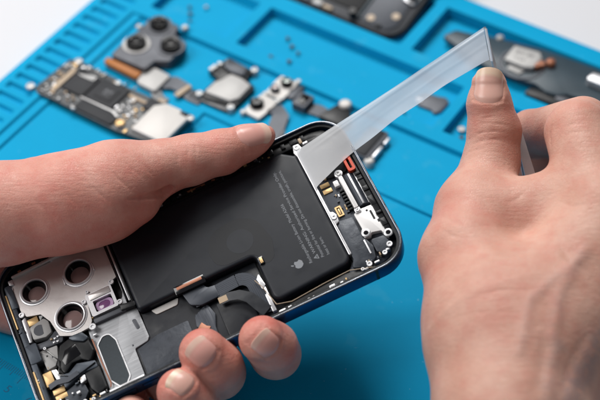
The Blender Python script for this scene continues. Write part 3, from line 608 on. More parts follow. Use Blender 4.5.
for (x0, x1, y0, y1, cnt) in zones:
    t_ = 0; k_ = 0
    while k_ < cnt and t_ < 200:
        t_ += 1; x = r2.uniform(x0, x1); y = r2.uniform(y0, y1); w_ = r2.choice([0.8, 1.0, 1.5, 2.2]); h_ = r2.choice([0.6, 0.8, 1.2])
        if r2.random() < 0.5: w_, h_ = h_, w_
        if any(abs(x - q[0]) < (w_ + q[2]) / 2 + 0.15 and abs(y - q[1]) < (h_ + q[3]) / 2 + 0.15 for q in boxes): continue
        boxes.append((x, y, w_, h_)); k_ += 1
        s = MB(); s.prism(rect(x - w_ / 2, y - h_ / 2, x + w_ / 2, y + h_ / 2, 0.1, 2), 3.1, 3.1 + r2.uniform(0.5, 1.1), 0.08); s.build('surface_component', M[r2.choice(mats)], bd)
s = MB(); s.prism(rpoly([(-29, -9), (-26.6, -9), (-26.4, 6), (-27.6, 9.4), (-29, 9)], 0.4), 3.1, 3.9, 0.12); s.build('shield_fence', M['ceramic'], bd)
s = MB(); s.prism(rpoly([(-14, -5.9), (4, -5.9), (8, -7.6), (8.6, -6.8), (4.4, -5.0), (-14, -5.2)], 0.2), 3.1, 4.0, 0.1); s.build('shield_fence', M['solder'], bd)

# rear camera module
cm = on_mat('camera_module', 55.5, 126.5, 0.0, 'grey triple lens camera module with an amber connector strip on the mat', 'camera module')
cmo = rpoly([(-10.5, -16.0), (-11.0, -4.0), (-10.0, 5.0), (-10.4, 17.5), (4.6, 18.0), (6.0, 12.0), (15.0, 9.5), (15.4, -5.2), (9.5, -8.5), (9.0, -15.5)], 1.5)
s = MB(); s.prism(cmo, 0.8, 5.2, 0.4); s.build('module_body', M['grey_plate'], cm)
for x, y, r in ((-4.6, -3.8, 5.2), (-3.6, 13.0, 4.9), (10.0, 3.6, 5.2)):
    s = MB(); s.lathe(x, y, [(r + 1.5, 5.2), (r + 1.4, 5.7), (r + 0.5, 5.9), (r - 0.2, 5.6), (r - 0.9, 5.5)], 32); ln_ = s.build('lens_collar', M['silver_shield'] if r > 5.0 and x < 0 else M['grey_plate'], cm, 40)
    s = MB(); s.lathe(x, y, [(r - 0.4, 5.2), (r - 0.5, 7.6), (r - 0.8, 8.0), (r - 2.2, 8.1), (r - 2.5, 7.9), (0.0, 7.8)], 32); s.build('lens', M['lens_black'], ln_, 40)
    s = MB(); s.lathe(x, y, [(r - 2.6, 7.9), (r - 2.7, 8.15), (0.0, 8.2)], 24); s.build('lens_element', M['lens_black'], ln_, 60)
s = MB(); s.prism(rpoly([(-11.5, -20.0), (-12.0, -16.5), (8.0, -16.8), (8.0, -21.0)], 0.6), 1.4, 3.6, 0.2); s.build('amber_strip', M['amber'], cm)
s = MB(); s.ball((6.8, 19.4, 4.0), 1.9, 14, 0.6); s.build('mounting_post', M['solder'], cm, 60)
s = MB(); s.ball((-12.0, 8.2, 4.0), 1.7, 14, 0.6); s.build('mounting_post', M['solder'], cm, 60)

# camera flex with silver plate and two cables
fx = on_mat('camera_flex', 70.0, 142.5, 0.0, 'tan silver plate on a grey flex cable beside the camera module', 'flex cable')
s = MB(); s.prism(rpoly([(-7.8, -2.6), (-6.0, 6.2), (5.2, 5.6), (5.4, -7.0), (-4.6, -6.6)], 1.2), 0.3, 2.6, 0.3); s.build('plate', M['silver_shield'], fx)
s = MB(); s.ribbon([(4, 1.0, 1.0), (9, 3.2, 1.6), (14, 3.0, 1.2), (20, 0.5, 0.5), (26, 0.4, 0.4)], [8.5, 8, 7, 5.5, 5.0], 0.3); s.build('cable', M['flex_grey'], fx)
s = MB(); s.prism(rpoly([(13.5, -3.6), (15.6, 5.6), (17.6, 5.2), (16.4, -3.8)], 0.4), 1.3, 2.3, 0.15); s.build('stiffener', M['ceramic'], fx)
s = MB(); s.ribbon([(5, -6.0, 1.0), (9, -8.5, 0.4), (13, -8.2, 0.2)], [5.0, 5.5, 4.0], 0.4); s.build('cable_end', M['flex'], fx)
s = MB(); s.prism(rect(9.0, -10.0, 13.0, -8.4, 0.4), 0.5, 1.2, 0.1); s.build('contact', M['ceramic'], fx)

# speaker module
sp = on_mat('speaker_module', 103.0, 128.5, 0.0, 'silver topped black speaker module with cable ears lying on the mat', 'speaker module')
s = MB(); s.prism(rpoly([(-15.5, 4.0), (-12.0, 16.5), (2.0, 15.0), (3.0, 8.0), (9.5, 6.0), (9.0, -9.5), (-6.5, -12.5), (-9.0, -10.0), (-8.5, 2.0)], 1.0), 0.2, 2.6, 0.35); s.build('module_base', M['black'], sp)
s = MB(); s.prism(rpoly([(-7.6, -10.0), (5.8, -8.8), (8.2, -5.0), (8.0, 4.8), (1.5, 6.6), (-4.0, 6.4), (-5.5, 1.0), (-7.2, -2.0)], 1.2), 2.6, 3.9, 0.35); s.build('silver_cover', M['silver_shield'], sp)
s = MB(); s.prism(rpoly([(-10.8, 14.5), (0.6, 13.8), (1.6, 8.0), (-5.0, 7.4), (-10.5, 9.0)], 0.8), 2.6, 4.2, 0.3); s.build('rear_cover', M['flex_grey'], sp)
for x, y in ((-13.4, 6.8), (-12.6, 9.8), (-13.8, 4.6), (-10.0, 12.6)):
    s = MB(); s.prism(rect(x - 1.1, y - 0.9, x + 1.1, y + 0.9, 0.3), 2.6, 3.9, 0.2); s.build('contact', M['solder'], sp)
for x, y in ((2.8, 15.6), (-9.6, -11.2), (7.6, -11.0)):
    s = MB(); s.lathe(x, y, [(1.9, 0.1), (1.9, 2.2), (1.5, 3.0), (0.8, 3.1), (0.6, 2.8), (0, 2.7)], 18); s.build('mounting_ear', M['solder'], sp, 50)
s = MB(); s.prism(rpoly([(-14.5, -13.5), (-9.0, -13.8), (6.5, -13.4), (9.8, -10.5), (8.8, -8.5), (-6.0, -10.6), (-13.5, -9.0)], 0.8), 0.1, 1.4, 0.2); s.build('cable', M['flex'], sp)

# front sensor plates
def sensor(a, b, rot, label, lens, two):
    o = on_mat('front_sensor', a, b, 0.0, label, 'camera sensor', 'front sensors beside the phone', rot)
    s = MB(); s.prism(rpoly([(-4.6, -7.4), (4.6, -7.4), (5.0, -2.0), (4.2, 0.0), (5.0, 2.2), (4.6, 7.0), (-4.4, 7.0), (-5.0, 2.0)], 0.9), 0.8, 2.0, 0.25); s.build('plate', M['white_metal'], o)
    s = MB(); s.prism(rpoly([(-4.2, -7.0), (4.2, -7.0), (4.2, 6.6), (-4.2, 6.6)], 0.8), 0.1, 0.8, 0); s.build('base', M['black'], o)
    for (x, y, r, m) in two:
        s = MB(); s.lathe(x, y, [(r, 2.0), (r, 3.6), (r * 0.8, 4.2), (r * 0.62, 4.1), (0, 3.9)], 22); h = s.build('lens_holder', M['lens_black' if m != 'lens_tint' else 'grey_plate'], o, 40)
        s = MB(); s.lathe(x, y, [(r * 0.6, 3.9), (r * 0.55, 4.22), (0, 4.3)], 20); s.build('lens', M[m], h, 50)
    for x, y in ((-4.0, -7.6), (4.2, 7.4)):
        s = MB(); s.lathe(x, y, [(1.5, 0.2), (1.5, 1.9), (1.1, 2.3), (0, 2.3)], 16); s.build('mounting_ear', M['solder'], o, 50)
    return o
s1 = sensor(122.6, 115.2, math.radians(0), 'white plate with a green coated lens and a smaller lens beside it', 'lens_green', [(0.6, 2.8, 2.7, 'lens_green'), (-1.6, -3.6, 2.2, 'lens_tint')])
s2 = sensor(121.2, 131.0, math.radians(-4), 'white plate with a single black round lens and a trailing grey flex', 'lens_black', [(-1.8, -0.6, 3.3, 'lens_black')])
s = MB(); s.ribbon([(3.5, 1.0, 0.8), (7.5, 3.0, 1.4), (11.0, 0.5, 1.6), (13.5, -6, 1.0), (15.5, -14, 0.6)], [5, 6.5, 7.5, 7.5, 6.5], 0.35); s.build('cable', M['flex_grey'], s2)
s = MB(); s.ribbon([(14.0, -4.0, 0.6), (17.0, -6.5, 0.6), (18.5, -10.5, 0.6)], [2.5, 2.5, 2.0], 0.3); s.build('cable_end', M['flex'], s2)
s = MB(); s.prism(rpoly([(4.0, 5.0), (8.0, 6.5), (9.6, 0.5), (7.8, -3.8), (4.6, -4.0)], 1.0), 0.2, 1.4, 0.2); s.build('cable_end', M['flex_grey'], s1)
# small boxed sensor with a dark window
kb = on_mat('boxed_sensor', 136.6, 119.2, 0.0, 'small grey metal box with a dark window beside the phone corner', 'sensor')
s = MB(); s.prism(rect(-3.6, -4.4, 3.4, 4.4, 0.8), 0.4, 4.2, 0.4); s.build('housing', M['grey_plate'], kb)
s = MB(); s.prism(rect(-2.2, -3.2, 2.0, 3.2, 0.5), 4.2, 4.35, 0.08); s.build('window', M['lens_black'], kb)
s = MB(); s.ribbon([(3.0, -0.5, 0.8), (8, 0.5, 0.8), (14, 0, 0.5), (20, -4, 0.4)], [6.5, 7.0, 6.0, 5.0], 0.4); s.build('cable', M['flex_grey'], kb)
# connector block by the groove, behind the tape
wb = on_mat('contact_block', 153.0, 113.6, 0.0, 'black flex block with a white round contact, just behind the phone corner', 'connector')
s = MB(); s.prism(rpoly([(-6.5, -9.0), (-3.0, 1.8), (2.8, 3.0), (8.0, -4.0), (8.0, -9.0)], 0.8), 0.1, 2.2, 0.3); s.build('block', M['black'], wb)
s = MB(); s.lathe(0.4, 3.4, [(2.9, 0.5), (2.9, 3.0), (2.4, 3.6), (1.2, 3.7), (0, 3.6)], 20); s.build('contact', M['white_metal'], wb, 50)
# vibration motor at the phone's right edge
vm = on_mat('vibration_motor', 176.2, 126.0, 0.0, 'black and silver bar module at the phone edge, showing just below the white strip', 'vibration motor')
s = MB(); s.prism(rpoly([(-5.4, -9.5), (-5.6, 9.0), (3.6, 9.4), (4.4, 6.0), (4.0, -9.5)], 0.7), 0.2, 3.8, 0.35); s.build('housing', M['grey_plate'], vm)
s = MB(); s.prism(rect(-3.0, -8.8, 2.2, 8.6, 0.6), 3.8, 4.4, 0.2); s.build('top_plate', M['chip'], vm)
s = MB(); s.prism(rect(4.0, -6.6, 5.6, 1.5, 0.4), 0.4, 3.0, 0.25); s.prism(rect(4.0, 3.0, 5.6, 7.6, 0.4), 0.4, 3.0, 0.25); s.build('silver_rail', M['steel_bright'], vm)
s = MB(); s.lathe(4.6, -9.2, [(2.3, 0.2), (2.3, 2.6), (1.8, 3.3), (0.8, 3.4), (0, 3.3)], 20); s.build('mounting_ear', M['white_metal'], vm, 50)

# loose screws in the trays
for k, (a, b, lb) in enumerate(((51.4, 88.5, 'tiny silver screw, left of the four in the back tray'), (58.2, 84.2, 'tiny silver screw, right of the four in the back tray'),
                    (54.6, 92.6, 'tiny dark screw, middle of the four in the back tray'), (57.6, 97.2, 'tiny screw, lowest of the four in the back tray'),
                    (104.4, 82.4, 'tiny dark screw, topmost of the tray before the screen'), (109.2, 86.2, 'tiny screw, second from the top in the tray before the screen'),
                    (114.2, 88.6, 'tiny screw, rightmost in the tray before the screen'), (104.6, 97.6, 'tiny screw, lower left in the tray before the screen'),
                    (113.8, 95.8, 'tiny screw, lower right in the tray before the screen'), (176.5, 97.0, 'tiny dark screw below the loose metal shield'),
                    (204.0, 92.6, 'small silver screw beside the right thumb'), (206.4, 97.4, 'tiny dark screw just below the silver one by the right thumb'))):
    o = on_mat('loose_screw', a, b, F2, lb, 'screw', 'loose screws in the trays', rnd.uniform(0, 3))
    big = 1.7 if k == 10 else (0.8 + 0.09 * (k % 3))
    s = MB(); s.lathe(0, 0, [(0.55 * big, 0.0), (0.55 * big, 0.9), (1.05 * big, 1.0), (1.05 * big, 1.4), (0.7 * big, 1.6), (0.3 * big, 1.45), (0, 1.4)], 14); s.build('screw_body', M['silver_shield' if k in (1, 10) else 'grey_plate'], o, 40)
# loose metal shield
ls = on_mat('metal_shield', 183.6, 83.6, F2, 'thin grey shield plate lying in a small mat compartment behind the tape', 'shield plate')
s = MB(); s.prism(rpoly([(-7.6, -1.6), (-5.0, 3.4), (1.0, 4.2), (4.6, 5.4), (7.2, 3.4), (6.8, -4.2), (4.6, -7.0), (3.2, -5.2), (-4.2, -5.6)], 0.9), 0.1, 1.2, 0.2); s.build('plate', M['grey_plate'], ls)
s = MB(); s.lathe(-5.2, -2.6, [(1.5, 1.0), (1.5, 1.7), (0.6, 1.8), (0, 1.6)], 16); s.build('rivet', M['steel_bright'], ls, 50)

# screen assembly leaning out of the back tray, its inner side up
yaw = Matrix.Rotation(TH, 4, 'Z'); tilt = Matrix.Rotation(math.radians(10.5), 4, 'X')
dsp = empty('screen_assembly', matrix=Matrix.Translation(Vector(mp(112.0, 57.0, -2.4)) * S) @ yaw @ tilt)
tag(dsp, 'removed phone screen lying face down in the back tray with two copper dots', 'phone screen')
s = MB(); s.prism(rect(-39.0, 0, 38.5, 150, 10, 8), 0, 1.5, 0.4); s.build('glass_panel', M['black_gloss'], dsp)
s = MB(); s.prism(rect(-37.6, 1.4, 37.1, 148, 9, 8), 1.5, 1.9, 0.2); s.build('metal_backing', M['screen_back'], dsp)
s = MB(); s.prism(rect(-36.0, 7.6, 12.6, 60, 1.5), 1.9, 2.6, 0.3); s.build('dark_sheet', M['black'], dsp)
s = MB(); s.prism(rpoly([(15.0, 4.0), (30.5, 4.0), (33.5, 8.5), (32.5, 26), (34, 60), (15.0, 60)], 2.0), 1.9, 2.5, 0.3); s.build('flex_board', M['flex_grey'], dsp)
s = MB(); s.prism(rect(13.2, 4.0, 14.6, 60, 0.3), 1.9, 2.9, 0.2); s.build('silver_rail', M['teal_plate'], dsp)
for x, y in ((19.6, 7.0), (30.0, 13.2)):
    s = MB(); s.lathe(x, y, [(2.0, 2.4), (1.9, 2.75), (0, 2.8)], 20); s.build('copper_dot', M['ceramic'], dsp, 40)
s = MB(); s.prism(rpoly([(28.2, 23.5), (34.4, 22.5), (35.2, 32.5), (27.0, 32)], 1.2), 2.4, 3.4, 0.3); cb = s.build('corner_block', M['steel_bright'], dsp)
s = MB(); s.lathe(31.6, 26.6, [(2.7, 3.3), (2.7, 5.0), (2.0, 5.3), (0, 5.2)], 20); s.build('black_knob', M['black_gloss'], cb, 40)
s = MB(); s.lathe(11.0, 4.6, [(2.0, 1.8), (2.0, 5.6), (1.6, 6.0), (0, 6.0)], 18); s.build('black_post', M['black'], dsp, 40)
for x, y, w_, h_, m in ((-27, 3.6, 14, 2.6, 'silver_shield'), (-16, 3.2, 7, 2.0, 'grey_plate'), (-8.5, 3.6, 5.0, 3.0, 'silver_shield'), (-2.4, 3.0, 5.0, 1.8, 'ceramic'), (25.0, 4.4, 3.0, 1.6, 'black')):
    s = MB(); s.prism(rect(x - w_ / 2, y - h_ / 2, x + w_ / 2, y + h_ / 2, 0.5), 1.9, 3.2, 0.3); s.build('edge_bracket', M[m], dsp)

# dark plate assembly in the right-hand tray
tp = on_mat('speaker_plate', 210.0, 41.0, -1.0, 'dark teal plate assembly with a printed silver chip and copper contacts in the right tray', 'phone part')
s = MB(); s.prism(rpoly([(-43.0, -2.6), (-39.5, 4.5), (-31.0, 6.5), (-27.0, 8.4), (2.0, 14.2), (28.0, 15.4), (50.0, 14.0), (52.0, -4.5), (25.0, -8.0), (22.0, -10.8), (16.0, -11.6), (10.0, -9.6), (2.0, -10.5), (-14.0, -11.0), (-28.0, -8.0), (-34.0, -5.4)], 1.6), 0.0, 2.6, 0.5); s.build('plate', M['teal_plate'], tp)
s = MB(); s.lathe(-1.8, -0.6, [(11.0, 2.6), (10.8, 3.0), (9.8, 3.1), (9.4, 2.7)], 36); s.F = s.F[:-2]; s.build('round_seat', M['grey_plate'], tp, 40)
s = MB(); s.prism(rpoly([(-9.6, -4.4), (-9.6, 6.6), (2.6, 8.6), (5.2, 5.4), (4.6, -2.6), (1.0, -4.4)], 0.6), 2.6, 5.2, 0.35); chp = s.build('chip', M['silver_shield'], tp)
text_mesh('chip_print', 'RY 39', 3.4, M['chip'], chp, (-6.8, 2.0, 5.215), (0.98, 0.12, 0), (-0.12, 0.98, 0)); text_mesh('chip_print', '0 6A', 2.6, M['chip'], chp, (-5.6, -1.8, 5.215), (0.98, 0.12, 0), (-0.12, 0.98, 0))
for x, y, r in ((9.6, 6.0, 2.3), (6.6, 2.2, 1.9), (5.4, 0.0, 1.4)):
    s = MB(); s.lathe(x, y, [(r, 2.6), (r, 4.6), (r * 0.8, 5.2), (0, 5.3)], 18); s.build('copper_contact', M['copper'], tp, 50)
s = MB(); s.prism(rpoly([(-6.5, -7.6), (-6.0, -5.2), (1.6, -5.0), (0.4, -8.2)], 0.6), 2.6, 3.4, 0.2); s.build('label', M['silver_shield'], tp)
s = MB(); s.ball((-19.0, 10.4, 2.6), 1.9, 14, 0.6); s.build('rivet', M['silver_shield'], tp, 60)
s = MB(); s.prism(rpoly([(28.6, 2.6), (29.6, 8.6), (46, 9.0), (46, 2.0)], 1.6), 2.6, 6.2, 0.8); s.build('bright_block', M['steel_bright'], tp)
cv = on_mat('cable_clip', 229.0, 52.6, -2.0, 'black glossy flex piece below the teal plate in the right tray', 'phone part')
s = MB(); s.prism(rpoly([(-12.0, -4.6), (-11.0, 0.4), (-2.0, 2.0), (8.0, 5.4), (14.0, 4.0), (13.0, -2.6), (4.0, -4.0)], 1.2), 0.0, 2.2, 0.4); s.build('flex', M['black'], cv)
s = MB(); s.prism(rect(2.0, -1.4, 9.0, 2.6, 0.8), 2.2, 2.9, 0.2); s.build('stiffener', M['grey_plate'], cv)
# ------------------------------------------------------------------ hands: implicit surfaces of blended tapered limbs, meshed once, creased and nailed
def ray(px, py): 
    d = cR * (px - 300) - cU * (py - 200) + cW * FOC
    return d / FOC
def cd(px, py, depth): return CAM + ray(px, py) * depth                 # a joint seen at this place, this far from the lens
def onph(px, py, w):                                                    # the same, at height w over the phone's rim plane
    d = ray(px, py); o = PO + pZ * w; t = ((o - CAM) @ pZ) / (d @ pZ); return CAM + d * t

class Limbs:
    def __init__(s): s.P = []; s.C = []
    def carve(s, a, b, ra, rb, k=1.5): s.C.append((np.asarray(a, float), np.asarray(b, float), ra, rb, k)); return s
    def cone(s, a, b, ra, rb, k=4.0, flat=None): s.P.append((np.asarray(a, float), np.asarray(b, float), ra, rb, k)); return s
    def chain(s, pts, k=4.0):
        for (a, ra), (b, rb) in zip(pts[:-1], pts[1:]): s.cone(a, b, ra, rb, k)
        return s
    def ev(s, X):
        out = np.full(len(X), 1e3)
        for a, b, ra, rb, k in s.P:
            ba = b - a; L2 = max(float(ba @ ba), 1e-6); pa = X - a
            t = np.clip(pa @ ba / L2, 0, 1); d = np.sqrt(((pa - t[:, None] * ba) ** 2).sum(1)) - (ra + (rb - ra) * t)
            h = np.maximum(k - np.abs(out - d), 0) / k; out = np.minimum(out, d) - h * h * k * 0.25
        for a, b, ra, rb, k in s.C:
            ba = b - a; pa = X - a; t = np.clip(pa @ ba / max(float(ba @ ba), 1e-6), 0, 1)
            d = -(np.sqrt(((pa - t[:, None] * ba) ** 2).sum(1)) - (ra + (rb - ra) * t)); h = np.maximum(k - np.abs(out - d), 0) / k; out = np.maximum(out, d) + h * h * k * 0.25
        return out
    def grad(s, X, e=0.25):
        g = np.stack([s.ev(X + np.eye(3)[i] * e) - s.ev(X - np.eye(3)[i] * e) for i in range(3)], 1)
        return g / np.maximum(np.linalg.norm(g, axis=1, keepdims=True), 1e-9)
    def hit(s, px, py):
        d = ray(px, py); d = d / np.linalg.norm(d); t = 380.0
        for _ in range(140):
            v = float(s.ev((CAM + d * t)[None])[0])
            if v < 0.02: break
            t += v * 0.8
            if t > 800: return None
        return CAM + d * t
    def mesh(s, h=1.1):
        lo = np.min([np.minimum(a - ra, b - rb) for a, b, ra, rb, k in s.P], 0) - 4; hi = np.max([np.maximum(a + ra, b + rb) for a, b, ra, rb, k in s.P], 0) + 4
        n = np.ceil((hi - lo) / h).astype(int) + 1
        ax = [lo[i] + h * np.arange(n[i]) for i in range(3)]
        Fv = np.full(n, 30.0, np.float32)
        for a, b, ra, rb, k in s.P:
            m = max(ra, rb) + k + 6; i0 = np.maximum(((np.minimum(a, b) - m - lo) / h).astype(int), 0); i1 = np.minimum(((np.maximum(a, b) + m - lo) / h).astype(int) + 2, n)
            sl = tuple(slice(i0[i], i1[i]) for i in range(3))
            X = [ax[i][sl[i]].astype(np.float32) for i in range(3)]
            px_, py_, pz_ = X[0][:, None, None] - a[0], X[1][None, :, None] - a[1], X[2][None, None, :] - a[2]
            ba = b - a; L2 = max(float(ba @ ba), 1e-6); t = np.clip((px_ * ba[0] + py_ * ba[1] + pz_ * ba[2]) / L2, 0, 1)
            d = np.sqrt((px_ - t * ba[0]) ** 2 + (py_ - t * ba[1]) ** 2 + (pz_ - t * ba[2]) ** 2) - (ra + (rb - ra) * t)
            o = Fv[sl]; hh = np.maximum(k - np.abs(o - d), 0) / k; Fv[sl] = np.minimum(o, d) - hh * hh * k * 0.25
        for a, b, ra, rb, k in s.C:
            m = max(ra, rb) + k + 3; i0 = np.maximum(((np.minimum(a, b) - m - lo) / h).astype(int), 0); i1 = np.minimum(((np.maximum(a, b) + m - lo) / h).astype(int) + 2, n)
            sl = tuple(slice(i0[i], i1[i]) for i in range(3)); X = np.stack(np.meshgrid(*[ax[i][sl[i]] for i in range(3)], indexing='ij'), -1)
            ba = b - a; pa = X - a; t = np.clip(pa @ ba / max(float(ba @ ba), 1e-6), 0, 1)
            d = -(np.sqrt(((pa - t[..., None] * ba) ** 2).sum(-1)) - (ra + (rb - ra) * t)); o = Fv[sl]; hh = np.maximum(k - np.abs(o - d), 0) / k; Fv[sl] = np.maximum(o, d) + hh * hh * k * 0.25
        ins = Fv < 0
        cs = [(i, j, k) for i in (0, 1) for j in (0, 1) for k in (0, 1)]
        m = np.array(n) - 1
        cnt = np.zeros(m, np.int8)
        for c in cs: cnt += ins[c[0]:c[0] + m[0], c[1]:c[1] + m[1], c[2]:c[2] + m[2]]
        act = (cnt > 0) & (cnt < 8); idx = -np.ones(m, np.int64); I = np.argwhere(act); idx[act] = np.arange(len(I))
        acc = np.zeros((len(I), 3)); num = np.zeros(len(I))
        vals = {c: Fv[I[:, 0] + c[0], I[:, 1] + c[1], I[:, 2] + c[2]] for c in cs}
        for c in cs:
            for axn in range(3):
                if c[axn]: continue
                c2 = list(c); c2[axn] = 1; c2 = tuple(c2); v0, v1 = vals[c], vals[c2]; x = (v0 < 0) != (v1 < 0)
                t = np.where(x, v0 / np.where(x, v0 - v1, 1), 0); p = np.tile(np.array(c, float), (len(I), 1)); p[:, axn] = t
                acc[x] += p[x]; num[x] += 1
        Vt = lo + h * (I + acc / num[:, None])
        Q = []
        for axn in range(3):
            u, v = (axn + 1) % 3, (axn + 2) % 3
            sl0 = [slice(None)] * 3; sl1 = [slice(None)] * 3; sl0[axn] = slice(0, -1); sl1[axn] = slice(1, None)
            A, B = ins[tuple(sl0)], ins[tuple(sl1)]; E = np.argwhere(A != B); fl = A[A != B]
            ok = (E[:, u] > 0) & (E[:, v] > 0) & (E[:, u] < m[u]) & (E[:, v] < m[v]); E = E[ok]; fl = fl[ok]
            du = np.zeros(3, int); dv = np.zeros(3, int); du[u] = 1; dv[v] = 1
            g = lambda e: idx[e[:, 0], e[:, 1], e[:, 2]]
            q = np.stack([g(E - du - dv), g(E - dv), g(E), g(E - du)], 1)
            q[~fl] = q[~fl][:, ::-1]; Q.append(q)
        Q = np.concatenate(Q); Q = Q[(Q >= 0).all(1)]
        return s.project(Vt), Q
    def project(s, V, it=2):
        for _ in range(it):
            V = V - s.grad(V) * s.ev(V)[:, None]
        return V

def subdivide(V, Q):
    n = len(V); E = np.sort(np.concatenate([Q[:, [0, 1]], Q[:, [1, 2]], Q[:, [2, 3]], Q[:, [3, 0]]]), 1)
    key = E[:, 0] * n + E[:, 1]; uk, inv = np.unique(key, return_inverse=True); e0, e1 = uk // n, uk % n
    V2 = np.concatenate([V, (V[e0] + V[e1]) / 2, V[Q].mean(1)]); nq = len(Q); inv = inv + n
    a, b, c, d = inv[:nq], inv[nq:2 * nq], inv[2 * nq:3 * nq], inv[3 * nq:]; f = n + len(uk) + np.arange(nq)
    return V2, np.concatenate([np.stack([Q[:, 0], a, f, d], 1), np.stack([a, Q[:, 1], b, f], 1), np.stack([f, b, Q[:, 2], c], 1), np.stack([d, f, c, Q[:, 3]], 1)])

def seg_dist(X, P):
    best = np.full(len(X), 1e9)
    for a, b in zip(P[:-1], P[1:]):
        ba = b - a; t = np.clip((X - a) @ ba / max(ba @ ba, 1e-9), 0, 1); best = np.minimum(best, ((X - a - t[:, None] * ba) ** 2).sum(1))
    return np.sqrt(best)

class Nail:
    """A curved nail plate on a finger: centre and tip found on the skin, width and length in mm."""
    def __init__(s, L, centre, tip, width, length, r=7.5, free=1.6, up=None, lift=0.04):
        s.L = L; c = L.hit(*centre); nrm = L.grad(c[None])[0]
        if up is not None: nrm = nrm + np.asarray(up); nrm /= np.linalg.norm(nrm)
        d = ray(*tip); tt = ((c - CAM) @ nrm) / (d @ nrm); ax = CAM + d * tt - c; ax -= nrm * (ax @ nrm); ax /= np.linalg.norm(ax)
        s.c, s.n, s.ax, s.lat, s.w, s.l, s.r, s.free, s.lift = c, nrm, ax, np.cross(nrm, ax), width, length, r, free, lift
    def inside(s, X):
        """1 well inside the nail's outline, 0 outside (for the skin under and round it)."""
        q = X - s.c; u = q @ s.ax / (s.l / 2); v = q @ s.lat / (s.w / 2); w = q @ s.n
        base = np.clip((u + 1.0 - 0.18 * v * v) / 0.14, 0, 1); side = np.clip((1.02 - np.abs(v)) / 0.12, 0, 1); end = np.clip((1.25 - u) / 0.15, 0, 1)
        return base * side * end * (np.abs(w) < 6)
    def build(s, parent, m):
        nu, nv = 28, 23; F = []; U = np.linspace(-1, 1, nu); W = np.linspace(-1, 1, nv); ue = 0.42
        G0 = []
        for lay in (0,):
            for i in range(nu):
                for j in range(nv):
                    u, v = U[i], W[j]; uu = min(u, ue)
                    if uu < 0: uu = uu * (1 - 0.38 * v * v)          # rounded at the cuticle
                    ang = v * s.w / 2 / s.r
                    G0.append(s.c + s.ax * (uu * s.l / 2) + s.lat * s.r * math.sin(ang) + s.n * (s.r * (math.cos(ang) - 1) - 0.3 * max(0, u) ** 2))
        P = s.L.project(np.array(G0), 3); N_ = s.L.grad(P)
        uu_ = np.repeat(U, nv); vv_ = np.tile(W, nu)
        lift = -0.30 + 0.42 * np.clip((uu_ + 1) / 0.35, 0, 1) + 0.06 * np.clip(uu_ + 0.4, 0, 1) - 0.34 * np.abs(vv_) ** 6
        P = P + N_ * lift[:, None]
        ie = int(np.searchsorted(U, ue)); e = P[(ie - 1) * nv:ie * nv].copy()
        tg = (P[(ie - 1) * nv + 6:ie * nv - 6] - P[(ie - 4) * nv + 6:(ie - 3) * nv - 6]).mean(0); tg /= np.linalg.norm(tg)
        for i in range(ie, nu):
            dd = (U[i] - U[ie - 1]) * s.l / 2
            P[i * nv:(i + 1) * nv] = e + np.outer(dd * (1 - 0.45 * np.abs(W) ** 2.5), tg - (0.02 * dd) * s.n)
        V = list(P) + list(P - s.n * 0.4)
        o = nu * nv
        for i in range(nu - 1):
            for j in range(nv - 1):
                a = i * nv + j; F.append((a, a + nv, a + nv + 1, a + 1)); F.append((o + a, o + a + 1, o + a + nv + 1, o + a + nv))
        bd_ = [j for j in range(nv)] + [i * nv + nv - 1 for i in range(1, nu)] + [(nu - 1) * nv + j for j in range(nv - 2, -1, -1)] + [i * nv for i in range(nu - 2, 0, -1)]
        for k in range(len(bd_)):
            a, b = bd_[k], bd_[(k + 1) % len(bd_)]; F.append((a, b, o + b, o + a))
        ob = mesh_obj('nail', V, F, m, parent, 60)
        at = ob.data.attributes.new('along', 'FLOAT', 'POINT'); vals = []
        for lay in (0, 1):
            for i in range(nu): vals += [-1 + 2 * i / (nu - 1) + 0.16 * (w_ * w_ - 0.3) for w_ in W]
        at.data.foreach_set('value', vals); return ob

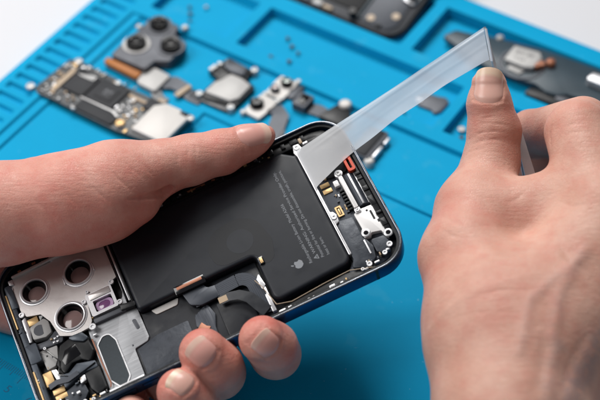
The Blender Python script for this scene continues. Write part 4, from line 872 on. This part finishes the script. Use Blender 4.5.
def skin_material(name, base, red, pale, sss=0.25, rot=0.0):
    m = bpy.data.materials.new(name); m.use_nodes = True; nt = m.node_tree; N = nt.nodes; L = nt.links; p = N['Principled BSDF']
    p.inputs['Roughness'].default_value = 0.46; p.inputs['Specular IOR Level'].default_value = 0.42
    p.inputs['Subsurface Weight'].default_value = sss; p.inputs['Subsurface Radius'].default_value = (1.0, 0.35, 0.2); p.inputs['Subsurface Scale'].default_value = 0.0022
    tc = N.new('ShaderNodeTexCoord')
    def noise(sc_, det=4, rough=0.55):
        n = N.new('ShaderNodeTexNoise'); n.inputs['Scale'].default_value = sc_; n.inputs['Detail'].default_value = det; n.inputs['Roughness'].default_value = rough; L.new(tc.outputs['Object'], n.inputs['Vector']); return n
    def ramp(src, lo, hi):
        r = N.new('ShaderNodeMapRange'); r.inputs[1].default_value = lo; r.inputs[2].default_value = hi; L.new(src, r.inputs[0]); return r.outputs[0]
    def mix(f, a, b):
        x = N.new('ShaderNodeMix'); x.data_type = 'RGBA'; L.new(f, x.inputs[0])
        for i, q in ((6, a), (7, b)):
            if isinstance(q, tuple): x.inputs[i].default_value = q
            else: L.new(q, x.inputs[i])
        return x.outputs[2]
    at = N.new('ShaderNodeAttribute'); at.attribute_name = 'tone'
    c = mix(ramp(noise(70, 6).outputs['Fac'], 0.38, 0.64), base, pale)
    ad = N.new('ShaderNodeMath'); ad.operation = 'MULTIPLY_ADD'; L.new(ramp(noise(160, 5).outputs['Fac'], 0.45, 0.75), ad.inputs[0]); ad.inputs[1].default_value = 0.45; L.new(at.outputs['Fac'], ad.inputs[2]); ad.use_clamp = True
    c = mix(ad.outputs[0], c, red)
    av = N.new('ShaderNodeAttribute'); av.attribute_name = 'vein'; mv = N.new('ShaderNodeMath'); mv.operation = 'MULTIPLY'; L.new(av.outputs['Fac'], mv.inputs[0]); L.new(ramp(noise(240, 5, 0.65).outputs['Fac'], 0.32, 0.55), mv.inputs[1])
    c = mix(mv.outputs[0], c, (0.235, 0.215, 0.245, 1))
    sp = mix(ramp(noise(1400, 3, 0.7).outputs['Fac'], 0.60, 0.78), c, tuple(x * 0.72 for x in red[:3]) + (1,))
    hf = N.new('ShaderNodeMix'); hf.data_type = 'RGBA'; hf.inputs[0].default_value = 0.35; L.new(c, hf.inputs[6]); L.new(sp, hf.inputs[7])
    L.new(hf.outputs[2], p.inputs['Base Color'])
    vo = N.new('ShaderNodeTexVoronoi'); vo.feature = 'DISTANCE_TO_EDGE'; vo.inputs['Scale'].default_value = 1300
    nz = noise(600, 4); mixv = N.new('ShaderNodeMix'); mixv.data_type = 'VECTOR'; mixv.inputs[0].default_value = 0.0012
    L.new(tc.outputs['Object'], mixv.inputs[4]); L.new(nz.outputs['Color'], mixv.inputs[5]); L.new(mixv.outputs[1], vo.inputs['Vector'])
    hm = N.new('ShaderNodeMath'); hm.operation = 'MULTIPLY_ADD'; L.new(ramp(vo.outputs['Distance'], 0.0, 0.12), hm.inputs[0]); hm.inputs[1].default_value = 0.5; L.new(noise(700, 5, 0.6).outputs['Fac'], hm.inputs[2])
    mpn = N.new('ShaderNodeMapping'); mpn.inputs['Rotation'].default_value = (0, 0, rot); mpn.inputs['Scale'].default_value = (0.16, 1.0, 1.0); L.new(tc.outputs['Object'], mpn.inputs['Vector'])
    fln = N.new('ShaderNodeTexNoise'); fln.inputs['Scale'].default_value = 900; fln.inputs['Detail'].default_value = 3; L.new(mpn.outputs[0], fln.inputs['Vector'])
    h2 = N.new('ShaderNodeMath'); h2.operation = 'MULTIPLY_ADD'; L.new(ramp(fln.outputs['Fac'], 0.3, 0.62), h2.inputs[0]); h2.inputs[1].default_value = 0.7; L.new(hm.outputs[0], h2.inputs[2]); hm = h2
    b = N.new('ShaderNodeBump'); b.inputs['Strength'].default_value = 0.42; b.inputs['Distance'].default_value = 0.00028; L.new(hm.outputs[0], b.inputs['Height']); L.new(b.outputs[0], p.inputs['Normal'])
    return m
def nail_material(name, body_, edge_):
    m = bpy.data.materials.new(name); m.use_nodes = True; nt = m.node_tree; N = nt.nodes; L = nt.links; p = N['Principled BSDF']
    p.inputs['Roughness'].default_value = 0.3; p.inputs['Specular IOR Level'].default_value = 0.45
    p.inputs['Subsurface Weight'].default_value = 0.2; p.inputs['Subsurface Radius'].default_value = (1, 0.5, 0.35); p.inputs['Subsurface Scale'].default_value = 0.0012
    at = N.new('ShaderNodeAttribute'); at.attribute_name = 'along'; r = N.new('ShaderNodeMapRange'); r.inputs[1].default_value = NAIL_EDGE; r.inputs[2].default_value = NAIL_EDGE + 0.22; L.new(at.outputs['Fac'], r.inputs[0])
    x = N.new('ShaderNodeMix'); x.data_type = 'RGBA'; x.inputs[6].default_value = body_; x.inputs[7].default_value = edge_; L.new(r.outputs[0], x.inputs[0]); L.new(x.outputs[2], p.inputs['Base Color'])
    return m
NAIL_EDGE = 0.42
CREASE = 0.85

def make_hand(name, L, nails, creases, reds, m_skin, label, lumps=0.0, levels=1, h=1.0, veins=()):
    V, Q = L.mesh(h)
    for _ in range(levels):
        V, Q = subdivide(V, Q); V = L.project(V, 1)
    G = L.grad(V); off = np.zeros(len(V))
    for pts, depth, width in creases:
        P = [L.hit(*q) for q in pts]
        P = [q for q in P if q is not None]
        if len(P) < 2: continue
        P = [np.asarray(q) for q in P]; PP = []
        for a, b in zip(P[:-1], P[1:]): PP += [a + (b - a) * t for t in (0, 0.5)]
        PP.append(P[-1]); d = seg_dist(V, PP)
        de = np.minimum(np.sqrt(((V - P[0]) ** 2).sum(1)), np.sqrt(((V - P[-1]) ** 2).sum(1)))
        tap = np.clip(de / 5.0, 0.0, 1.0)
        off += -depth * CREASE * tap * (np.exp(-(d / (width * 0.62)) ** 2) + 0.25 * np.exp(-(d / (2.2 * width)) ** 2))
    for nl in nails: 
        k = nl.inside(V); off = off * (1 - k) - 0.25 * k
        q = (V - nl.c); ring = np.clip(1 - np.abs(np.sqrt((q @ nl.ax / (nl.l / 2)) ** 2 + (q @ nl.lat / (nl.w / 2)) ** 2) - 1.18) / 0.22, 0, 1) * (q @ nl.ax < nl.l * 0.3) * (np.linalg.norm(q, axis=1) < nl.w)
        off += 0.16 * ring * (1 - k)
    # gentle unevenness of flesh and tendons
    w = V * 0.11; off += lumps * (np.sin(w[:, 0] * 1.7 + 1.3 * np.sin(w[:, 1])) * np.sin(w[:, 1] * 1.3 + w[:, 2] * 1.1 + 0.7) + 0.5 * np.sin(w[:, 2] * 3.1 + 2.0 * np.sin(w[:, 0] * 1.9)))
    V = V + G * off[:, None]
    tone = np.zeros(len(V))
    for q, r, a in reds: tone = np.maximum(tone, a * np.exp(-(((V - q) ** 2).sum(1)) / r ** 2))
    vein = np.zeros(len(V))
    for pts, width, amt, rise in veins:
        P = [q for q in (L.hit(*q) for q in pts) if q is not None]
        if len(P) < 2: continue
        d = seg_dist(V, P); g = np.exp(-(d / width) ** 2); vein = np.maximum(vein, amt * g); V = V + G * (rise * g)[:, None]
    me = bpy.data.meshes.new(name); nv = len(V); nq = len(Q)
    me.vertices.add(nv); me.vertices.foreach_set('co', (V * S).astype(np.float32).ravel())
    me.loops.add(nq * 4); me.loops.foreach_set('vertex_index', Q.astype(np.int32).ravel())
    me.polygons.add(nq); me.polygons.foreach_set('loop_start', np.arange(0, nq * 4, 4, dtype=np.int32)); me.polygons.foreach_set('loop_total', np.full(nq, 4, np.int32))
    me.polygons.foreach_set('use_smooth', np.ones(nq, bool)); me.update(calc_edges=True); me.validate()
    a = me.attributes.new('vein', 'FLOAT', 'POINT'); a.data.foreach_set('value', vein.astype(np.float32))
    a = me.attributes.new('tone', 'FLOAT', 'POINT'); a.data.foreach_set('value', tone.astype(np.float32))
    me.materials.append(m_skin); o = bpy.data.objects.new(name, me); COL.objects.link(o); tag(o, label, 'person')
    return o

# ---- left hand: thumb over the phone's far edge, fingers round underneath
LH = Limbs()
th = [(onph(265, 135.5, 4.5), 4.0), (onph(255, 139.5, 5), 5.9), (onph(243, 144, 6), 7.0), (onph(222, 151.5, 7), 8.6), (onph(190, 160, 9), 9.7), (onph(160, 167.5, 11), 10.5), (onph(120, 183, 13), 14.8)]
LH.chain(th, 2.0)
LH.chain([(onph(120, 183, 13), 15.0), (onph(98, 196, 14), 16.6), (onph(60, 204, 16), 17.4), (onph(0, 214, 18), 18.2), (onph(-70, 222, 16), 19), (onph(-170, 238, 10), 22), (onph(-300, 262, 0), 27)], 8.0)
LH.cone(onph(137, 202, 11), onph(96, 205, 13), 8.2, 14.6, 3.0)       # ball of the thumb
wr_ = onph(-190, 236, -18); 
def uvw(u, v, w): return ph(u, v, w)
imcp, mmcp, rmcp, pmcp = uvw(-12, 30, -25), uvw(-26, 20, -26), uvw(-36, 10, -26), uvw(-42, 2, -25)
for q, r in ((imcp, 12.5), (mmcp, 12.5), (rmcp, 12), (pmcp, 11)): LH.cone(wr_, q, 15, r, 8.0)
LH.cone(onph(40, 190, 6), uvw(-40, 42, -24), 13, 12, 8.0)
LH.cone(uvw(-40, 42, -24), imcp, 12, 11, 6.0)
LH.cone(onph(-190, 240, 4), wr_, 19, 15, 8.0)
def finger(mcp, A, ra, B, rb, pip, rp):
    LH.chain([(mcp, rp + 1.5), (pip, rp)], 2.5); LH.chain([(pip, rp), (B - pZ * 8 + pY * 1.0, rp - 0.4), (B, rb)], 2.5); LH.cone(B, A, rb, ra, 2.5)
finger(imcp, onph(262, 339, 1.0), 8.4, onph(272.5, 347, -6), 8.9, uvw(8, -16, -20.5), 9.4)
finger(mmcp, onph(203.5, 353, 1.0), 8.9, onph(215, 366.5, -6), 9.7, uvw(-13, -16, -21), 9.8)
finger(rmcp, onph(180, 391.5, 1.0), 8.3, onph(190, 404, -6), 9.0, uvw(-30, -20, -21), 9.2)
finger(pmcp, uvw(-44, -42, -8.0), 7.0, uvw(-43, -47, -15), 7.4, uvw(-46, -26, -21), 7.8)
q0 = [LH.hit(*q) for q in ((129, 199), (141, 197.5), (152, 195.5), (161, 194), (168, 192))]
for i_, (ra, rb) in enumerate(((0.2, 0.7), (0.7, 1.1), (1.1, 1.8), (1.8, 3.2))): LH.carve(q0[i_], q0[i_ + 1], ra, rb, 0.9)
n_th = Nail(LH, (254, 132), (276, 127.5), 12.0, 14.6, 7.6, up=cU * 0.35)
n_ix = Nail(LH, (268, 345.5), (256.5, 336), 9.8, 10.2, 6.6, up=-cW * 0.15)
n_md = Nail(LH, (202, 353), (191, 343), 10.6, 11.2, 7.0, up=-cW * 0.15)
n_rg = Nail(LH, (182, 381), (172, 374), 9.8, 10.2, 6.6, up=-cW * 0.1)
lc = [([(107, 167), (120, 180), (135, 195)], 0.35, 0.9), ([(92, 186), (104, 197), (119, 209)], 0.3, 0.8), ([(70, 160), (84, 172), (98, 186)], 0.2, 0.9),
      ([(120, 158), (133, 170), (148, 183)], 0.22, 0.8), ([(60, 185), (72, 200), (86, 214)], 0.2, 0.9), ([(140, 160), (150, 172), (157, 184)], 0.2, 0.7), ([(186, 140), (188, 152), (187, 166)], 0.22, 0.8), ([(193, 138), (196, 150), (196, 162)], 0.18, 0.7), ([(176, 146), (178, 158), (177, 172)], 0.18, 0.8),
      ([(118, 200), (130, 206), (142, 206)], 0.3, 0.8), ([(30, 196), (46, 210), (60, 228)], 0.18, 1.0), ([(86, 160), (104, 176), (114, 196)], 0.15, 0.8)]
lr = [(onph(262, 140, 6), 10, 0.5), (onph(235, 160, 6), 16, 0.35), (onph(262, 325, 4), 9, 0.9), (onph(198, 338, 4), 10, 0.9), (onph(172, 385, 3), 9, 0.9), (onph(140, 222, 8), 20, 0.5), (onph(60, 240, 14), 34, 0.5), (onph(280, 360, -4), 9, 0.35)]
SK_L = skin_material('skin_pink', (0.65, 0.310, 0.242, 1), (0.63, 0.190, 0.150, 1), (0.74, 0.415, 0.335, 1), rot=0.9)
SK_R = skin_material('skin_tan', (0.61, 0.335, 0.255, 1), (0.60, 0.220, 0.168, 1), (0.70, 0.425, 0.335, 1), rot=0.12)
NM = nail_material('nail_pink', (0.72, 0.37, 0.32, 1), (0.76, 0.51, 0.42, 1))
NMY = nail_material('nail_pale', (0.72, 0.42, 0.35, 1), (0.77, 0.57, 0.43, 1))
left = make_hand('person', LH, [n_th, n_ix, n_md, n_rg], lc, lr, SK_L, 'bare left hand with its thumb on the phone edge and fingertips curled round beneath', 0.10)
for nl, m in ((n_th, NM), (n_ix, NM), (n_md, NM), (n_rg, NMY)): nl.build(left, m)

# ---- right hand: thumb and forefinger pinch the tweezers
RH = Limbs()
RH.chain([(cd(489, 84, 571), 6.5), (cd(489.5, 104, 571.5), 8.5), (cd(494, 131, 572), 10.2), (cd(491, 163, 571), 10.5)], 1.5)
RH.chain([(cd(491, 163, 571), 10.5), (cd(473, 212, 560), 13.2)], 3.0)
RH.chain([(cd(473, 212, 560), 13.2), (cd(468, 258, 546), 16.6), (cd(498, 325, 528), 26.0), (cd(514, 415, 510), 26.2), (cd(524, 520, 492), 28), (cd(535, 640, 470), 31)], 7.0)
wri = cd(510, 380, 512)
for q, r in ((cd(606, 222, 540), 17.5), (cd(655, 235, 548), 17), (cd(690, 270, 556), 16), (cd(700, 320, 562), 15)): RH.cone(cd(520, 360, 522), q, 22, r, 12.0)
RH.cone(cd(486, 216, 556), cd(600, 203, 549), 11.5, 13.5, 9.0)                      # web between thumb and forefinger
RH.cone(cd(522, 214, 556), cd(578, 189, 551), 9.5, 11.5, 5.0)
RH.chain([(cd(602, 212, 541), 14.0), (cd(578, 132, 560), 12.4)], 5.0)
RH.chain([(cd(584, 124, 573), 10.6), (cd(531, 135, 597), 9.8)], 0.8); RH.chain([(cd(531, 135, 597), 9.8), (cd(503, 146, 601), 7.6)], 2.0)
RH.chain([(cd(655, 230, 552), 13.5), (cd(616, 168, 580), 10.8)], 3.0); RH.chain([(cd(616, 168, 582), 10.8), (cd(556, 171, 599), 11.0), (cd(516, 171, 604), 10.0)], 2.0)
RH.chain([(cd(690, 262, 560), 13.0), (cd(650, 215, 596), 10.4), (cd(600, 215, 616), 8.8), (cd(560, 215, 614), 8.0)], 2.0)
RH.chain([(cd(705, 312, 566), 11.5), (cd(670, 268, 604), 9.0), (cd(625, 262, 622), 7.8), (cd(590, 258, 618), 7.0)], 2.0)
n_rt = Nail(RH, (488.5, 86), (490.5, 66), 12.2, 14.6, 7.4, up=-cW * 0.2 )
rc = [([(467, 141), (480, 133), (495, 131), (508, 133)], 0.32, 0.8), ([(466, 149), (480, 141), (496, 139), (512, 143)], 0.30, 0.8), ([(476, 122), (488, 117), (503, 117)], 0.22, 0.7), ([(463, 157), (476, 150), (490, 148)], 0.22, 0.8), ([(472, 128), (484, 123), (500, 124), (512, 127)], 0.2, 0.7),
      ([(504, 203), (516, 199), (528, 190)], 0.3, 1.2), ([(440, 215), (452, 222), (468, 226)], 0.25, 1.1), ([(436, 226), (450, 235), (468, 240)], 0.2, 1.1), ([(470, 190), (484, 200), (492, 214)], 0.2, 1.0),
      ([(540, 330), (545, 350), (542, 375), (536, 398)], 0.35, 4.0), ([(590, 330), (575, 355), (566, 380), (560, 400)], 0.3, 3.2), ([(470, 300), (500, 290), (540, 292)], 0.18, 0.9), ([(450, 320), (480, 312), (520, 314)], 0.16, 0.8), ([(556, 240), (570, 262), (590, 276)], 0.3, 2.0),
      ([(553, 122), (550, 136), (551, 152)], 0.45, 0.9), ([(560, 130), (572, 124), (588, 124)], 0.25, 0.8), ([(562, 138), (575, 132), (592, 133)], 0.2, 0.8), ([(556, 200), (572, 206), (592, 204)], 0.25, 1.1), ([(520, 240), (545, 235), (575, 240)], 0.16, 1.0), ([(500, 260), (530, 252), (566, 258)], 0.14, 0.9)]
rr = [(cd(474, 110, 562), 9, 0.7), (cd(512, 110, 565), 9, 0.6), (cd(494, 135, 562), 14, 0.35), (cd(455, 215, 548), 18, 0.45), (cd(565, 120, 555), 16, 0.35), (cd(540, 150, 586), 16, 0.5), (cd(440, 280, 540), 24, 0.35), (cd(520, 300, 505), 22, 0.25)]
right = make_hand('person', RH, [n_rt], rc, rr, SK_R, 'bare right hand pinching steel tweezers between thumb and forefinger', 0.14, 1, 1.1, veins=[([(604, 335), (590, 358), (577, 380), (566, 402)], 4.5, 0.55, 0.3), ([(592, 372), (582, 388), (574, 402)], 3.0, 0.45, 0.0), ([(558, 345), (550, 368), (546, 400)], 3.0, 0.28, 0.5), ([(585, 250), (560, 290), (553, 335)], 2.4, 0.22, 0.5), ([(575, 260), (530, 300), (520, 350)], 2.0, 0.16, 0.35)])
n_rt.build(right, NMY)
# ------------------------------------------------------------------ adhesive strip pulled up from under the battery, and the tweezers
tape_m = bpy.data.materials.new('clear_white_tape'); tape_m.use_nodes = True
nt = tape_m.node_tree; N = nt.nodes; L_ = nt.links; N.remove(N['Principled BSDF'])
df = N.new('ShaderNodeBsdfDiffuse'); df.inputs[0].default_value = (0.90, 0.92, 0.96, 1)
tl = N.new('ShaderNodeBsdfTranslucent'); tl.inputs[0].default_value = (0.90, 0.92, 0.96, 1)
gl = N.new('ShaderNodeBsdfGlossy'); gl.inputs['Roughness'].default_value = 0.35; tr_ = N.new('ShaderNodeBsdfTransparent')
m1 = N.new('ShaderNodeMixShader'); m1.inputs[0].default_value = 0.5; L_.new(df.outputs[0], m1.inputs[1]); L_.new(tl.outputs[0], m1.inputs[2])
m2 = N.new('ShaderNodeMixShader'); m2.inputs[0].default_value = 0.07; L_.new(m1.outputs[0], m2.inputs[1]); L_.new(gl.outputs[0], m2.inputs[2])
nz = N.new('ShaderNodeTexNoise'); nz.inputs['Scale'].default_value = 90; nz.inputs['Detail'].default_value = 6; tc = N.new('ShaderNodeTexCoord'); L_.new(tc.outputs['Object'], nz.inputs['Vector'])
mr = N.new('ShaderNodeMapRange'); mr.inputs[3].default_value = 0.05; mr.inputs[4].default_value = 0.2; L_.new(nz.outputs['Fac'], mr.inputs[0])
m3 = N.new('ShaderNodeMixShader'); L_.new(mr.outputs[0], m3.inputs[0]); L_.new(m2.outputs[0], m3.inputs[1]); L_.new(tr_.outputs[0], m3.inputs[2])
L_.new(m3.outputs[0], N['Material Output'].inputs['Surface'])
A0, A1_ = ph(53.0, 27.0, -0.9), ph(53.2, 7.8, -0.9)
E0, E1_ = cd(483.5, 27.5, 582), cd(489.5, 60, 579)
nu, nv = 60, 28; V = []; F = []
for i in range(nu + 1):
    t = i / nu
    for j in range(nv + 1):
        q = j / nv
        up_ = A0 * (1 - t) + E0 * t; lo_ = A1_ * (1 - t) + E1_ * t; p = up_ + (lo_ - up_) * q * (1 - 0.25 * math.sin(math.pi * t) ** 0.7 + 0.012 * math.sin(23 * t))
        n_ = np.cross(E0 - A0, A1_ - A0); n_ /= np.linalg.norm(n_)
        if n_[2] < 0: n_ = -n_
        pl_ = 0.16 * math.exp(-((q - 0.08 - 0.03 * t) / 0.03) ** 2) + 0.20 * math.exp(-((q - 0.20 + 0.07 * t) / 0.035) ** 2) + 0.10 * math.exp(-((q - 0.62 + 0.1 * t) / 0.05) ** 2) * t     # two pleats along the far edge
        wv = 0.35 * math.sin(3.1 * t + 4 * q) * t * (1 - t) * 4 + 0.09 * math.sin(13 * t + 9 * q) * t + 0.05 * math.sin(31 * t - 7 * q) * t
        sag = -1.2 * math.sin(math.pi * t) * 0.5
        V.append(p + n_ * (pl_ * min(1, t * 3) + wv + sag) + (0.5 * (A0 - A1_) / np.linalg.norm(A0 - A1_)) * 0.3 * math.sin(9 * t) * (1 if q < 0.02 else 0))
for i in range(nu):
    for j in range(nv):
        a = i * (nv + 1) + j; F.append((a, a + 1, a + nv + 2, a + nv + 1))
tape = mesh_obj('adhesive_strip', V, F, tape_m, None, 60)
tag(tape, 'translucent white adhesive strip stretched from the phone battery up to the tweezers', 'adhesive tape')
# end of the strip folded over the tweezers
V = []; F = []; nn = 20
for i in range(nn + 1):
    t = i / nn
    for k in range(9):
        an = math.pi * (0.5 + k / 8 * 1.15); c = E0 * (1 - t) + E1_ * t + np.array([0, 0, 0.0]); c = c + (E1_ - E0) * 0.03
        V.append(c + cR * (0.55 + 0.75 * math.cos(an + math.pi)) + cW * (0.7 * math.sin(an)))
for i in range(nn):
    for k in range(8):
        a = i * 9 + k; F.append((a, a + 1, a + 10, a + 9))
mesh_obj('folded_end', V, F, tape_m, tape, 60)

tz = empty('tweezers', cd(491, 62, 582)); tag(tz, 'slim steel tweezers gripped between the right thumb and forefinger', 'tweezers')
T0 = cd(484.6, 27.0, 582.5); T1 = cd(495, 68, 583); T2 = cd(514, 118, 580.0); T3 = cd(533, 190, 575.0); T4 = cd(548, 255, 577.0); og = cd(491, 62, 582)
for off in (-0.55, 0.55):
    V = []; F = []; pts = [(T0, 0.7, 0.5), (T1, 1.1, 0.6), (T2, 2.0, 0.8), (T3, 4.2, 1.0), (T4, 4.6, 1.0)]
    for i, (p, w_, h_) in enumerate(pts):
        sp_ = off * (1 + i * 1.3)
        for (x, z) in ((-w_, -h_ / 2), (w_, -h_ / 2), (w_, h_ / 2), (-w_, h_ / 2)): V.append(p - og + cR * x * 0.55 + cW * (z + sp_))
    for i in range(len(pts) - 1):
        for k in range(4):
            j = (k + 1) % 4; F.append((i * 4 + k, i * 4 + j, i * 4 + 4 + j, i * 4 + 4 + k))
    F.append((3, 2, 1, 0)); F.append(tuple(len(V) - 4 + k for k in range(4)))
    mesh_obj('tweezer_arm', V, F, M['steel_bright'], tz, 30)
